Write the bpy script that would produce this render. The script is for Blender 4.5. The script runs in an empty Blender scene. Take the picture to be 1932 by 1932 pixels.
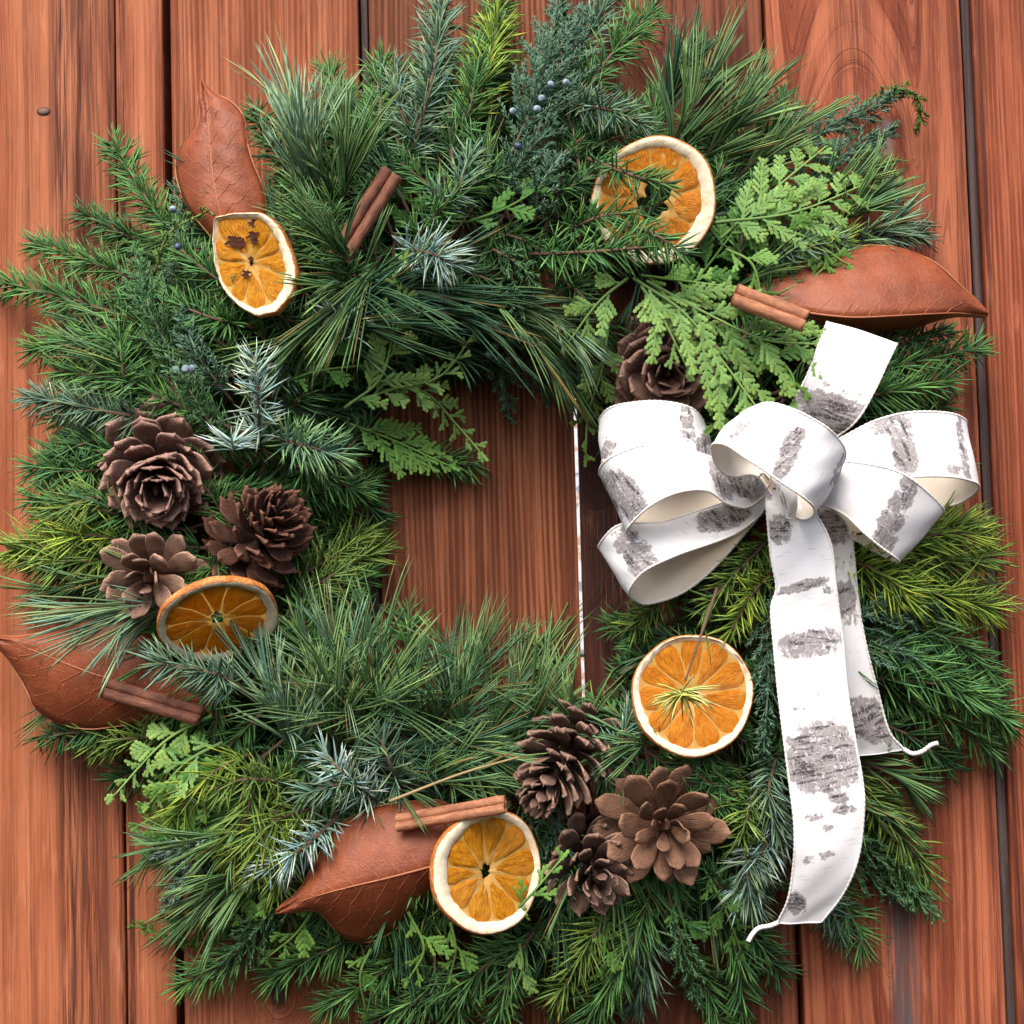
import bpy, math, random
import numpy as np
from mathutils import Vector, Matrix

random.seed(11)
rng = np.random.default_rng(11)
scene = bpy.context.scene
COL = scene.collection

# ------------------------------------------------------------------ camera
S = 0.62 / 1932.0            # metres per photograph unit on the wall plane
D = 1.02                     # camera distance (m)
PITCH, ROLL = math.radians(3.7), math.radians(1.55)
fwd = np.array([0.0, math.cos(PITCH), math.sin(PITCH)])
u0 = np.array([0.0, -math.sin(PITCH), math.cos(PITCH)])
x0 = np.array([1.0, 0.0, 0.0])
right = math.cos(ROLL) * x0 - math.sin(ROLL) * u0
up = math.cos(ROLL) * u0 + math.sin(ROLL) * x0
cpos = -D * fwd
cam_d = bpy.data.cameras.new('camera')
cam = bpy.data.objects.new('camera', cam_d)
COL.objects.link(cam)
m = Matrix.Identity(4)
for i in range(3):
    m[i][0], m[i][1], m[i][2], m[i][3] = right[i], up[i], -fwd[i], cpos[i]
cam.matrix_world = m
cam_d.sensor_width = 36.0
cam_d.lens = 18.0 / (0.31 / D)
cam_d.clip_start = 0.01
cam_d.clip_end = 200.0
scene.camera = cam

# ------------------------------------------------------------------ light
SUN_EL, SUN_AZ = math.radians(52), math.radians(-16)   # azimuth measured from straight in front of the wall
sd = np.array([math.cos(SUN_EL) * math.sin(SUN_AZ), -math.cos(SUN_EL) * math.cos(SUN_AZ), math.sin(SUN_EL)])
world = bpy.data.worlds.new('World')
scene.world = world
world.use_nodes = True
wn = world.node_tree
wn.nodes.clear()
sky = wn.nodes.new('ShaderNodeTexSky')
sky.sky_type = 'NISHITA'
sky.sun_disc = False
sky.sun_elevation = SUN_EL
sky.sun_rotation = math.atan2(sd[0], sd[1])
sky.air_density = 1.0
sky.dust_density = 4.0
sky.ozone_density = 0.6
bg = wn.nodes.new('ShaderNodeBackground')
bg.inputs['Strength'].default_value = 0.085
wo = wn.nodes.new('ShaderNodeOutputWorld')
wn.links.new(sky.outputs[0], bg.inputs[0])
wn.links.new(bg.outputs[0], wo.inputs[0])
sun_d = bpy.data.lights.new('sun', 'SUN')
sun_d.energy = 1.5
sun_d.angle = math.radians(36)
sun_d.color = (1.0, 0.94, 0.86)
sun = bpy.data.objects.new('sun', sun_d)
COL.objects.link(sun)
sun.rotation_euler = Vector(sd).to_track_quat('Z', 'Y').to_euler()
sun.location = (0, -2, 3)
vs = scene.view_settings
vs.view_transform = 'Standard'
vs.look = 'None'
vs.gamma = 1.0
vs.use_curve_mapping = False
vs.exposure = 1.52

# ------------------------------------------------------------------ helpers
# W units: (x right, u up, h out of the wall), one unit = S metres
def P(px, py, h=0.0):
    d = fwd + right * ((px - 966) * S / D) - up * ((py - 966) * S / D)
    y = -h * S
    t = (y - cpos[1]) / d[1]
    q = cpos + d * t
    return np.array([q[0] / S, q[2] / S, h])

def unP(w):                      # (N,3) W -> photograph coordinates
    w = np.asarray(w, float)
    q = np.stack([w[:, 0] * S, -w[:, 2] * S, w[:, 1] * S], 1) - cpos
    z = q @ fwd
    return np.stack([966 + (q @ right) / z * D / S, 966 - (q @ up) / z * D / S], 1)

def toworld(v):
    v = np.asarray(v, float)
    return np.stack([v[..., 0] * S, -v[..., 2] * S, v[..., 1] * S], -1)

RC = (940.0, 985.0)
def hprof(px, py):
    dx, dy = px - RC[0], py - RC[1]
    r = math.hypot(dx, dy)
    e = (r - 610) / 380.0
    return 45 + 165 * max(0.0, 1 - e * e)

def nrm(v):
    v = np.asarray(v, float)
    return v / np.maximum(np.linalg.norm(v, axis=-1, keepdims=True), 1e-9)

def catmull(pts, n=10):
    p = np.asarray(pts, float)
    p = np.vstack([2 * p[0] - p[1], p, 2 * p[-1] - p[-2]])
    out = []
    for i in range(1, len(p) - 2):
        a, b, c, d = p[i - 1], p[i], p[i + 1], p[i + 2]
        for k in range(n):
            t = k / n
            out.append(0.5 * (2 * b + (c - a) * t + (2 * a - 5 * b + 4 * c - d) * t * t + (3 * b - a - 3 * c + d) * t ** 3))
    out.append(p[-2])
    return np.array(out)

def resample(poly, n):
    poly = np.asarray(poly, float)
    seg = np.linalg.norm(np.diff(poly, axis=0), axis=1)
    s = np.concatenate([[0], np.cumsum(seg)])
    t = np.linspace(0, s[-1], n)
    return np.stack([np.interp(t, s, poly[:, k]) for k in range(poly.shape[1])], 1)

WLOC = {}
def place(o, loc, parent=None):
    """world location loc (m); parents carry translation only"""
    if parent is not None:
        o.parent = parent
        o.location = Vector(loc) - WLOC[parent.name]
    else:
        o.location = Vector(loc)
    WLOC[o.name] = Vector(loc)

def link(o):
    COL.objects.link(o)
    return o

def tag(o, label=None, cat=None, group=None, kind=None):
    if label: o['label'] = label
    if cat: o['category'] = cat
    if group: o['group'] = group
    if kind: o['kind'] = kind
    return o

def empty(name, wpos, label, cat, group=None):
    o = link(bpy.data.objects.new(name, None))
    o.empty_display_size = 0.02
    place(o, toworld(np.array(wpos)))
    tag(o, label, cat, group)
    return o

class Geo:
    """collects triangles in W units with a colour per vertex"""
    def __init__(self):
        self.v, self.f, self.c, self.n = [], [], [], 0
    def add(self, v, f, c):
        v = np.asarray(v, float); f = np.asarray(f, np.int64)
        c = np.asarray(c, float)
        if c.ndim == 1: c = np.tile(c, (len(v), 1))
        self.v.append(v); self.f.append(f + self.n); self.c.append(c); self.n += len(v)
    def build(self, name, mat, parent=None, smooth=False, kind=None):
        v = np.concatenate(self.v); f = np.concatenate(self.f); c = np.concatenate(self.c)
        w = toworld(v)
        ctr = w.mean(0)
        me = bpy.data.meshes.new(name)
        me.vertices.add(len(w)); me.loops.add(len(f) * 3); me.polygons.add(len(f))
        me.vertices.foreach_set('co', (w - ctr).astype(np.float32).ravel())
        me.loops.foreach_set('vertex_index', f.astype(np.int32).ravel())
        me.polygons.foreach_set('loop_start', np.arange(0, len(f) * 3, 3, dtype=np.int32))
        if smooth: me.polygons.foreach_set('use_smooth', np.ones(len(f), bool))
        a = me.color_attributes.new('tint', 'FLOAT_COLOR', 'POINT')
        a.data.foreach_set('color', np.concatenate([c, np.ones((len(c), 1))], 1).astype(np.float32).ravel())
        me.update(calc_edges=True)
        me.materials.append(mat)
        o = link(bpy.data.objects.new(name, me))
        place(o, ctr, parent)
        if kind: o['kind'] = kind
        return o

def perp(d):
    ref = np.where(np.abs(d[..., 2:3]) < 0.9, np.array([0, 0, 1.0]), np.array([1.0, 0, 0]))
    a = nrm(np.cross(d, ref))
    return a, np.cross(d, a)

def needle_geo(g, base, d, L, w, bend, nseg, c0, c1, flat=1.0):
    """N tapered three-sided needles: base, direction, length, half width, bend vector"""
    N = len(base)
    L = np.broadcast_to(L, (N,)); w = np.broadcast_to(w, (N,))
    a, b = perp(nrm(d))
    ph = rng.uniform(0, 6.283, N)
    V = np.zeros((N, nseg * 3 + 1, 3)); C = np.zeros((N, nseg * 3 + 1, 3))
    prof = [0.75] + [1.0] * (nseg - 1)
    if nseg > 2: prof[-1] = 0.75
    for k in range(nseg + 1):
        t = k / nseg
        p = base + d * (L * t)[:, None] + bend * (L * t * t)[:, None]
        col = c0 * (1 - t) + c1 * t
        if k == nseg:
            V[:, -1] = p; C[:, -1] = col
        else:
            for j in range(3):
                an = ph + j * 2.0944
                V[:, k * 3 + j] = p + (a * np.cos(an)[:, None] + b * np.sin(an)[:, None] * flat) * (w * prof[k])[:, None]
                C[:, k * 3 + j] = col
    F = []
    for k in range(nseg - 1):
        for j in range(3):
            A, B = k * 3 + j, k * 3 + (j + 1) % 3
            F += [[A, B, B + 3], [A, B + 3, A + 3]]
    k = nseg - 1
    for j in range(3):
        F.append([k * 3 + j, k * 3 + (j + 1) % 3, nseg * 3])
    F = np.array(F)
    nv = nseg * 3 + 1
    F = (F[None] + (np.arange(N) * nv)[:, None, None]).reshape(-1, 3)
    g.add(V.reshape(-1, 3), F, C.reshape(-1, 3))

def tube_geo(g, pts, r, n, col, col2=None, caps=True):
    pts = np.asarray(pts, float); K = len(pts)
    r = np.broadcast_to(np.asarray(r, float), (K,))
    T = nrm(np.gradient(pts, axis=0))
    a = perp(T[:1])[0][0]
    V = []
    for k in range(K):
        a = nrm(a - T[k] * np.dot(a, T[k])); b = np.cross(T[k], a)
        for j in range(n):
            an = 6.28318 * j / n
            V.append(pts[k] + (a * math.cos(an) + b * math.sin(an)) * r[k])
    F = []
    for k in range(K - 1):
        for j in range(n):
            A, B = k * n + j, k * n + (j + 1) % n
            F += [[A, B, B + n], [A, B + n, A + n]]
    if caps:
        V += [pts[0], pts[-1]]
        for j in range(n):
            F.append([(j + 1) % n, j, K * n])
            F.append([(K - 1) * n + j, (K - 1) * n + (j + 1) % n, K * n + 1])
    c = np.asarray(col, float)
    if col2 is not None:
        tt = np.repeat(np.linspace(0, 1, K), n)[:, None]
        cc = c * (1 - tt) + np.asarray(col2, float) * tt
        if caps: cc = np.vstack([cc, c, col2])
        c = cc
    g.add(V, F, c)

# ------------------------------------------------------------------ node helpers
class NT:
    def __init__(self, name):
        self.mat = bpy.data.materials.new(name)
        self.mat.use_nodes = True
        self.t = self.mat.node_tree
        self.b = self.t.nodes['Principled BSDF']
    def new(self, ty): return self.t.nodes.new(ty)
    def put(self, sock, v):
        if hasattr(v, 'is_output'): self.t.links.new(v, sock)
        elif isinstance(v, (tuple, list)) and len(v) == 3 and len(sock.default_value) == 4: sock.default_value = (*v, 1)
        else: sock.default_value = v
    def m(self, op, a, b=None, c=None, clamp=False):
        n = self.new('ShaderNodeMath'); n.operation = op; n.use_clamp = clamp
        for i, v in enumerate((a, b, c)):
            if v is not None: self.put(n.inputs[i], v)
        return n.outputs[0]
    def mix(self, f, a, b, mode='MIX'):
        n = self.new('ShaderNodeMix'); n.data_type = 'RGBA'; n.blend_type = mode
        self.put(n.inputs[0], f); self.put(n.inputs[6], a); self.put(n.inputs[7], b)
        return n.outputs[2]
    def noise(self, vec=None, scale=1.0, detail=3.0, rough=0.5, dim='3D', w=None):
        n = self.new('ShaderNodeTexNoise'); n.noise_dimensions = dim
        n.inputs['Scale'].default_value = scale; n.inputs['Detail'].default_value = detail
        n.inputs['Roughness'].default_value = rough
        if vec is not None: self.put(n.inputs['Vector'], vec)
        if w is not None: self.put(n.inputs['W'], w)
        return n.outputs[0]
    def step(self, v, a, b, inv=False):
        n = self.new('ShaderNodeMapRange'); n.interpolation_type = 'SMOOTHSTEP'
        self.put(n.inputs[0], v); n.inputs[1].default_value = a; n.inputs[2].default_value = b
        n.inputs[3].default_value, n.inputs[4].default_value = (1, 0) if inv else (0, 1)
        return n.outputs[0]
    def comb(self, x, y, z):
        n = self.new('ShaderNodeCombineXYZ')
        for i, v in enumerate((x, y, z)): self.put(n.inputs[i], v)
        return n.outputs[0]
    def obj_units(self):
        tc = self.new('ShaderNodeTexCoord')
        n = self.new('ShaderNodeVectorMath'); n.operation = 'SCALE'
        self.t.links.new(tc.outputs['Object'], n.inputs[0]); n.inputs['Scale'].default_value = 1 / S
        return n.outputs[0]
    def sep(self, v):
        n = self.new('ShaderNodeSeparateXYZ'); self.put(n.inputs[0], v)
        return n.outputs
    def attr(self, name):
        n = self.new('ShaderNodeAttribute'); n.attribute_name = name
        return n.outputs
    def bump(self, h, strength=0.3, dist=0.001):
        n = self.new('ShaderNodeBump'); n.inputs['Strength'].default_value = strength
        n.inputs['Distance'].default_value = dist
        self.put(n.inputs['Height'], h); self.put(self.b.inputs['Normal'], n.outputs[0])
    def set(self, **k):
        for kk, v in k.items(): self.put(self.b.inputs[kk.replace('_', ' ')], v)
        return self.mat

def tint_material(name, rough=0.5, transl=0.0, spec=0.4):
    n = NT(name)
    c = n.attr('tint')[0]
    n.set(Base_Color=c, Roughness=rough)
    n.b.inputs['Specular IOR Level'].default_value = spec
    if transl:
        tr = n.new('ShaderNodeBsdfTranslucent'); n.put(tr.inputs[0], c)
        ms = n.new('ShaderNodeMixShader'); ms.inputs[0].default_value = transl
        out = n.t.nodes['Material Output']
        n.t.links.new(n.b.outputs[0], ms.inputs[1]); n.t.links.new(tr.outputs[0], ms.inputs[2])
        n.t.links.new(ms.outputs[0], out.inputs[0])
    return n.mat

M_NEEDLE = tint_material('needle', 0.48, 0.16, 0.2)
M_SCALELEAF = tint_material('scale_leaf', 0.55, 0.16, 0.15)
M_TWIG = tint_material('twig_bark', 0.85, 0, 0.2)

# ------------------------------------------------------------------ plank wall
def wood(name, light, mid, dark, period=10.0, stripes=0.5, arch=None, streaks=(), knots=(), grey=(), seed=0.0, warp=14.0, blotch=1.0, thin_k=.38):
    n = NT(name)
    v = n.obj_units()
    x, y, z = n.sep(v)
    z2 = n.m('ADD', z, seed * 913.0)
    wv = n.noise(n.comb(n.m('MULTIPLY', x, 0.006), seed, n.m('MULTIPLY', z2, 0.0011)), 1.0, 2.0)
    xw = n.m('ADD', x, n.m('MULTIPLY', n.m('SUBTRACT', wv, 0.5), warp))
    fld = xw
    if arch:
        ax, az, k, lo, hi = arch               # cathedral figure: nested arches about (ax, az)
        dx = n.m('SUBTRACT', xw, ax); dz = n.m('MULTIPLY', n.m('SUBTRACT', z, az), k)
        r = n.m('SQRT', n.m('ADD', n.m('MULTIPLY', dx, dx), n.m('MULTIPLY', dz, dz)))
        near = n.step(n.m('ABSOLUTE', dx), lo, hi, True)
        fld = n.m('ADD', n.m('MULTIPLY', r, near), n.m('MULTIPLY', n.m('ABSOLUTE', dx), n.m('SUBTRACT', 1.0, near)))
    kmask = None
    for kx, kz, kr in knots:
        dx = n.m('SUBTRACT', x, kx); dz = n.m('MULTIPLY', n.m('SUBTRACT', z, kz), 0.62)
        wob = n.m('MULTIPLY', n.noise(n.comb(n.m('MULTIPLY', x, 0.02), 3.0, n.m('MULTIPLY', z, 0.02)), 1.0, 2.0), kr * 0.5)
        r = n.m('SUBTRACT', n.m('ADD', n.m('SQRT', n.m('ADD', n.m('MULTIPLY', dx, dx), n.m('MULTIPLY', dz, dz))), wob), kr * 0.25)
        near = n.step(r, kr * 0.9, kr * 3.6, True)
        fld = n.m('ADD', n.m('MULTIPLY', fld, n.m('SUBTRACT', 1.0, near)), n.m('MULTIPLY', n.m('MULTIPLY', r, 1.3), near))
        core = n.step(r, kr * 0.55, kr * 1.25, True)
        kmask = core if kmask is None else n.m('MAXIMUM', kmask, core)
    ring = n.noise(None, 1.0, 2.5, 0.6, '1D', n.m('MULTIPLY', n.m('ADD', fld, 500 + seed * 71), 0.42 / period))
    ring = n.step(ring, 0.33, 0.68)
    ph = n.noise(n.comb(n.m('MULTIPLY', x, 0.013), seed + 5, n.m('MULTIPLY', z2, 0.0016)), 1.0, 2.0)
    sn = n.m('SINE', n.m('ADD', n.m('MULTIPLY', fld, 6.2832 / period), n.m('MULTIPLY', ph, 9.0)))
    sn = n.step(sn, -0.7, 0.9)
    fib = n.noise(n.comb(n.m('MULTIPLY', x, 0.36), seed, n.m('MULTIPLY', z2, 0.007)), 1.0, 5.0, 0.62)
    fine = n.noise(n.comb(n.m('MULTIPLY', x, 0.8), seed + 2, n.m('MULTIPLY', z2, 0.03)), 1.0, 3.0, 0.6)
    blo = n.noise(n.comb(n.m('MULTIPLY', x, 0.014), seed + 9, n.m('MULTIPLY', z2, 0.0032)), 1.0, 4.0, 0.55)
    amp = n.step(n.noise(n.comb(n.m('MULTIPLY', x, 0.03), seed + 21, n.m('MULTIPLY', z2, 0.004)), 1.0, 3.0), .3, .65)
    sn = n.m('MULTIPLY', sn, n.m('ADD', .45, n.m('MULTIPLY', amp, .75)))
    thin = n.step(n.noise(n.comb(n.m('MULTIPLY', fld, 0.34), seed + 31, n.m('MULTIPLY', z2, 0.0022)), 1.0, 3.0, .55), .60, .68)
    crisp = n.step(n.noise(n.comb(n.m('MULTIPLY', fld, 0.9), seed + 61, n.m('MULTIPLY', z2, 0.004)), 1.0, 2.0, .5), .60, .66)
    worn = n.step(n.noise(n.comb(n.m('MULTIPLY', x, 0.03), seed + 41, n.m('MULTIPLY', z2, 0.005)), 1.0, 5.0, .65), .56, .74)
    flk = n.noise(n.comb(n.m('MULTIPLY', x, 1.1), seed + 51, n.m('MULTIPLY', z2, 0.06)), 1.0, 4.0, .7)
    f = n.m('ADD', n.m('MULTIPLY', ring, 0.42), n.m('MULTIPLY', sn, 0.42 * stripes))
    f = n.m('ADD', f, n.m('MULTIPLY', n.m('SUBTRACT', flk, 0.5), 0.55))
    f = n.m('ADD', f, n.m('MULTIPLY', n.m('SUBTRACT', fib, 0.5), 0.75))
    f = n.m('ADD', f, n.m('MULTIPLY', n.m('SUBTRACT', blo, 0.5), 0.9 * blotch), clamp=True)
    cr = n.new('ShaderNodeValToRGB')
    e = cr.color_ramp.elements
    e[0].position, e[0].color = 0.05, (*light, 1)
    e[1].position, e[1].color = 0.95, (*[a * 0.6 + b * 0.4 for a, b in zip(mid, dark)], 1)
    q = e.new(0.5); q.color = (*mid, 1)
    n.put(cr.inputs[0], f)
    c = n.mix(n.m('MULTIPLY', worn, .5), cr.outputs[0], tuple(min(.8, q * 1.25 + .06) for q in light))
    c = n.mix(n.m('MULTIPLY', thin, thin_k), c, dark)
    c = n.mix(n.m('MULTIPLY', crisp, .45), c, tuple(q * .45 for q in mid))
    for sx, sw, ss in streaks:
        gz = n.noise(n.comb(n.m('MULTIPLY', x, 0.05), seed + sx, n.m('MULTIPLY', z2, 0.0022)), 1.0, 4.0, 0.6)
        d = n.m('ABSOLUTE', n.m('SUBTRACT', xw, sx))
        mk = n.m('MULTIPLY', n.step(d, sw * 0.15, sw, True), n.step(n.m('ADD', gz, n.m('MULTIPLY', n.m('SUBTRACT', fib, 0.5), 0.8)), 0.3, 0.62))
        c = n.mix(n.m('MULTIPLY', mk, ss), c, dark)
    for gx, gz_, gw, gh, gc, gf in grey:               # silvery weathered wood where the stain has worn off
        d = n.m('ABSOLUTE', n.m('SUBTRACT', xw, gx)); dz = n.m('ABSOLUTE', n.m('SUBTRACT', z, gz_))
        mk = n.m('MULTIPLY', n.step(d, gw * 0.15, gw, True), n.step(dz, gh * 0.5, gh, True))
        mk = n.m('MULTIPLY', mk, n.step(n.m('ADD', n.m('ADD', fib, n.m('MULTIPLY', fine, 0.5)), gf), 0.6, 0.85))
        c = n.mix(mk, c, gc)
    if kmask is not None:
        c = n.mix(n.m('MULTIPLY', kmask, 0.85), c, tuple(d * 0.55 for d in dark))
    age = n.noise(n.comb(n.m('MULTIPLY', x, 0.007), seed + 71, n.m('MULTIPLY', z2, 0.0018)), 1.0, 4.0, 0.6)
    c = n.mix(n.m('MULTIPLY', n.step(age, .42, .70), .42), c, tuple(q * .42 for q in mid))
    c = n.mix(1.0, c, (0.93, 0.86, 0.84), 'MULTIPLY')
    n.set(Base_Color=c, Roughness=n.m('ADD', 0.55, n.m('MULTIPLY', f, 0.2)))
    n.b.inputs['Specular IOR Level'].default_value = 0.16
    hgt = n.m('ADD', n.m('MULTIPLY', sn, -0.6 * stripes), n.m('MULTIPLY', n.m('SUBTRACT', fib, 0.5), -1.3))
    hgt = n.m('SUBTRACT', hgt, n.m('ADD', n.m('MULTIPLY', ring, 0.6), n.m('MULTIPLY', thin, 1.2)))
    n.bump(hgt, 0.55, 0.0006)
    return n.mat

LIGHT = (0.46, 0.172, 0.085); MID = (0.285, 0.084, 0.036); DARK = (0.045, 0.013, 0.010)
BR_L = (0.29, 0.108, 0.050); BR_M = (0.135, 0.042, 0.019)
RD_L = (0.38, 0.120, 0.058); RD_M = (0.205, 0.048, 0.022)

def wx(px, py=966):
    return P(px, py)[0]
def kn(px, py, r):
    q = P(px, py); return (q[0], q[1], r)

wall = empty('plank_wall', (0, 0, 0), 'wall of vertical reddish brown wooden planks with dark seams behind the wreath', 'wall')
# edges in photograph x at mid height: left, right, proud
PL = [
    (-2200, -1700, 0, 'a'), (-1690, -1240, 2, 'b'), (-1228, -760, 0, 'a'), (-748, -330, 2, 'c'),
    (-318, 225.5, 2, 'one'), (229, 320, 0, 'two'), (336, 697, 3, 'three'), (716, 1086.5, 0, 'four'),
    (1096, 1472, -2, 'five'), (1479, 1853, 3, 'six'), (1879, 2290, 0, 'seven'),
    (2302, 2720, 2, 'b'), (2732, 3190, 0, 'c'), (3202, 3660, 2, 'a'), (3672, 4150, 0, 'b')]
g1 = P(1690, 1800); g6 = P(1640, 1830)
WM = {
    'a': wood('stained_wood', LIGHT, MID, DARK, 12, 0.4, seed=1.3),
    'b': wood('stained_wood', RD_L, RD_M, DARK, 10, 0.5, seed=2.7),
    'c': wood('stained_wood', LIGHT, RD_M, DARK, 9, 0.7, seed=3.9, streaks=[(-500, 60, .8)]),
    'one': wood('stained_wood', (0.46, 0.172, 0.082), (0.32, 0.100, 0.044), DARK, 17, 0.12, seed=4.4, warp=30, thin_k=.25,
                streaks=[(wx(128), 34, .95), (wx(160), 22, .8), (wx(185), 38, .7), (wx(222), 12, .9), (wx(60), 20, .25), (wx(-150), 50, .6)], knots=[kn(700, -400, 10)]),
    'two': wood('stained_wood', LIGHT, (0.28, 0.082, 0.036), DARK, 13, 0.25, seed=5.1, streaks=[(wx(238), 14, .9), (wx(314), 14, .6)]),
    'three': wood('stained_wood', LIGHT, MID, DARK, 10.5, 0.95, seed=6.6, warp=20, streaks=[(wx(352), 16, .55), (wx(490), 60, .2)], knots=[kn(527, 1866, 24)]),
    'four': wood('stained_wood', BR_L, BR_M, DARK, 11, 1.0, seed=7.2, warp=16, blotch=0.8, streaks=[(wx(1075), 16, .4)]),
    'five': wood('stained_wood', (0.24, 0.082, 0.042), (0.115, 0.034, 0.018), DARK, 15, 0.5, seed=8.8, warp=24,
                 knots=[kn(1130, 900, 52), kn(1185, 1190, 10)], streaks=[(wx(1120), 50, .8), (wx(1200), 40, .5)], arch=(wx(1180), P(1180, 1420)[1], 0.16, 90, 170), grey=[(wx(1145), P(1145, 960)[1], 85, 430, (0.026, 0.012, 0.009), 0.08)]),
    'six': wood('stained_wood', (0.42, 0.142, 0.070), (0.235, 0.060, 0.028), DARK, 14, 0.45, seed=9.5, warp=34, arch=(wx(1640), P(1640, 1700)[1], 0.13, 110, 190),
                grey=[(g1[0] + 12, g1[1] - 60, 42, 420, (0.095, 0.078, 0.080), 0.05), (wx(1700), P(1700, 262)[1], 18, 50, (0.34, 0.25, 0.25), 0.1)], streaks=[(wx(1640), 60, .6), (wx(1722), 30, .4), (wx(1780), 40, .3), (wx(1840), 14, .6)]),
    'seven': wood('stained_wood', RD_L, (0.21, 0.054, 0.024), DARK, 8.5, 0.75, seed=10.9, warp=16, streaks=[(wx(1888), 14, .7), (wx(1985), 40, .4)]),
}
def plank_mesh(xa, xb, h0, h1, ua, ub, mat, name, bev=3.0):
    """board with eased long edges and slightly wavering sides"""
    n = 40
    us = np.linspace(ua, ub, n)
    pr = [(0, h0), (0, h1 - bev), (bev * .35, h1 - bev * .35), (bev, h1)]
    V = []
    ja = np.cumsum(rng.normal(0, .35, n)); jb = np.cumsum(rng.normal(0, .35, n))
    ja -= np.linspace(ja[0], ja[-1], n); jb -= np.linspace(jb[0], jb[-1], n)
    for k, u in enumerate(us):
        for dx, h in pr: V.append((xa + ja[k] + dx, u, h))
        for dx, h in reversed(pr): V.append((xb + jb[k] - dx, u, h))
    F = []
    for k in range(n - 1):
        for j in range(7):
            A = k * 8 + j
            F.append((A, A + 8, A + 9, A + 1))
        F.append((k * 8 + 7, k * 8 + 15, k * 8 + 8, k * 8))
    F.append(tuple(range(8))[::-1][::-1]); F.append(tuple(range((n - 1) * 8, n * 8))[::-1])
    me = bpy.data.meshes.new(name)
    me.from_pydata([tuple(q) for q in toworld(np.array(V))], [], F)
    me.materials.append(mat); me.update()
    o = link(bpy.data.objects.new(name, me))
    o.parent = wall
    WLOC[o.name] = Vector((0, 0, 0))
    return o
planks = {}
for a, b, pr, key in PL:
    planks[key] = plank_mesh(wx(a), wx(b), -70, pr, -3300, 3300, WM[key], 'plank')
M_DARKW = wood('recess_wood', (0.05, 0.03, 0.026), (0.035, 0.02, 0.018), (0.015, 0.01, 0.01), 9, 0.5, seed=12.1)
M_GREYW = wood('weathered_wood', (0.10, 0.075, 0.075), (0.05, 0.037, 0.037), (0.018, 0.013, 0.013), 12, 0.4, seed=13.1, blotch=1.5)
for i in range(len(PL) - 1):
    a, b = PL[i][1], PL[i + 1][0]
    if PL[i][3] == 'four': continue                     # the open gap
    grey = PL[i][3] in ('three', 'six')
    plank_mesh(wx(a) - 6, wx(b) + 6, -100, -74, -3300, 3300, M_DARKW, 'backing_strip')
    if grey: plank_mesh(wx(a) + (6 if PL[i][3] == 'six' else 3), wx(b) - 2, -73, -13, -3300, 3300, M_GREYW, 'tongue')

plank_mesh(wx(1087.5) - 6, wx(1096) + 6, -100, -74, P(1100, 735)[1], 3300, M_DARKW, 'backing_strip')
plank_mesh(wx(1087.5) - 6, wx(1096) + 6, -100, -74, -3300, P(1100, 1330)[1], M_DARKW, 'backing_strip')

# rusty nail head in the first plank
g = Geo()
q = P(83, 211)
for rr, hh0, hh1, cc in ((14, 1.0, 3.4, (0.05, 0.03, 0.028)), (10.5, 2.4, 4.6, (0.19, 0.11, 0.085))):
    an = np.linspace(0, 2 * np.pi, 21)[:-1]
    ring0 = np.stack([q[0] + rr * np.cos(an), q[1] + rr * .62 * np.sin(an), np.full(20, hh0)], 1)
    ring1 = np.stack([q[0] + rr * .9 * np.cos(an), q[1] + rr * .55 * np.sin(an), np.full(20, hh1)], 1)
    V = np.vstack([ring0, ring1, [[q[0], q[1], hh1 - .8]]])
    F = []
    for j in range(20):
        k = (j + 1) % 20
        F += [[j, k, 20 + k], [j, 20 + k, 20 + j], [20 + j, 20 + k, 40]]
    g.add(V, F, cc)
o = g.build('nail_head', M_TWIG, planks['one'], True)

# pale garden behind the wall, seen through the open gap
n = NT('pale_yard')
v = n.obj_units()
c1 = n.noise(v, 0.006, 3.0); c2 = n.noise(v, 0.012, 2.0)
c = n.mix(n.step(c1, 0.5, 0.6), (0.55, 0.55, 0.57), (0.42, 0.27, 0.19))
c = n.mix(n.step(c2, 0.58, 0.66), c, (0.22, 0.24, 0.30))
n.set(Base_Color=c, Roughness=0.9)
me = bpy.data.meshes.new('background')
me.from_pydata([(-5, 4, -3), (5, 4, -3), (5, 4, 2.6), (-5, 4, 2.6), (-5, 4.2, -3), (5, 4.2, -3), (5, 4.2, 2.6), (-5, 4.2, 2.6)], [],
               [(0, 1, 2, 3), (5, 4, 7, 6), (3, 2, 6, 7), (0, 3, 7, 4), (1, 5, 6, 2), (0, 4, 5, 1)])
me.materials.append(n.mat)
o = link(bpy.data.objects.new('background', me)); o['kind'] = 'structure'

# ------------------------------------------------------------------ evergreen wreath
wreath = empty('evergreen_wreath', (P(940, 985)[0], P(940, 985)[1], 20),
               'large round wreath of mixed fir, pine, cedar and juniper hanging on the plank wall', 'wreath')

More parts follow.
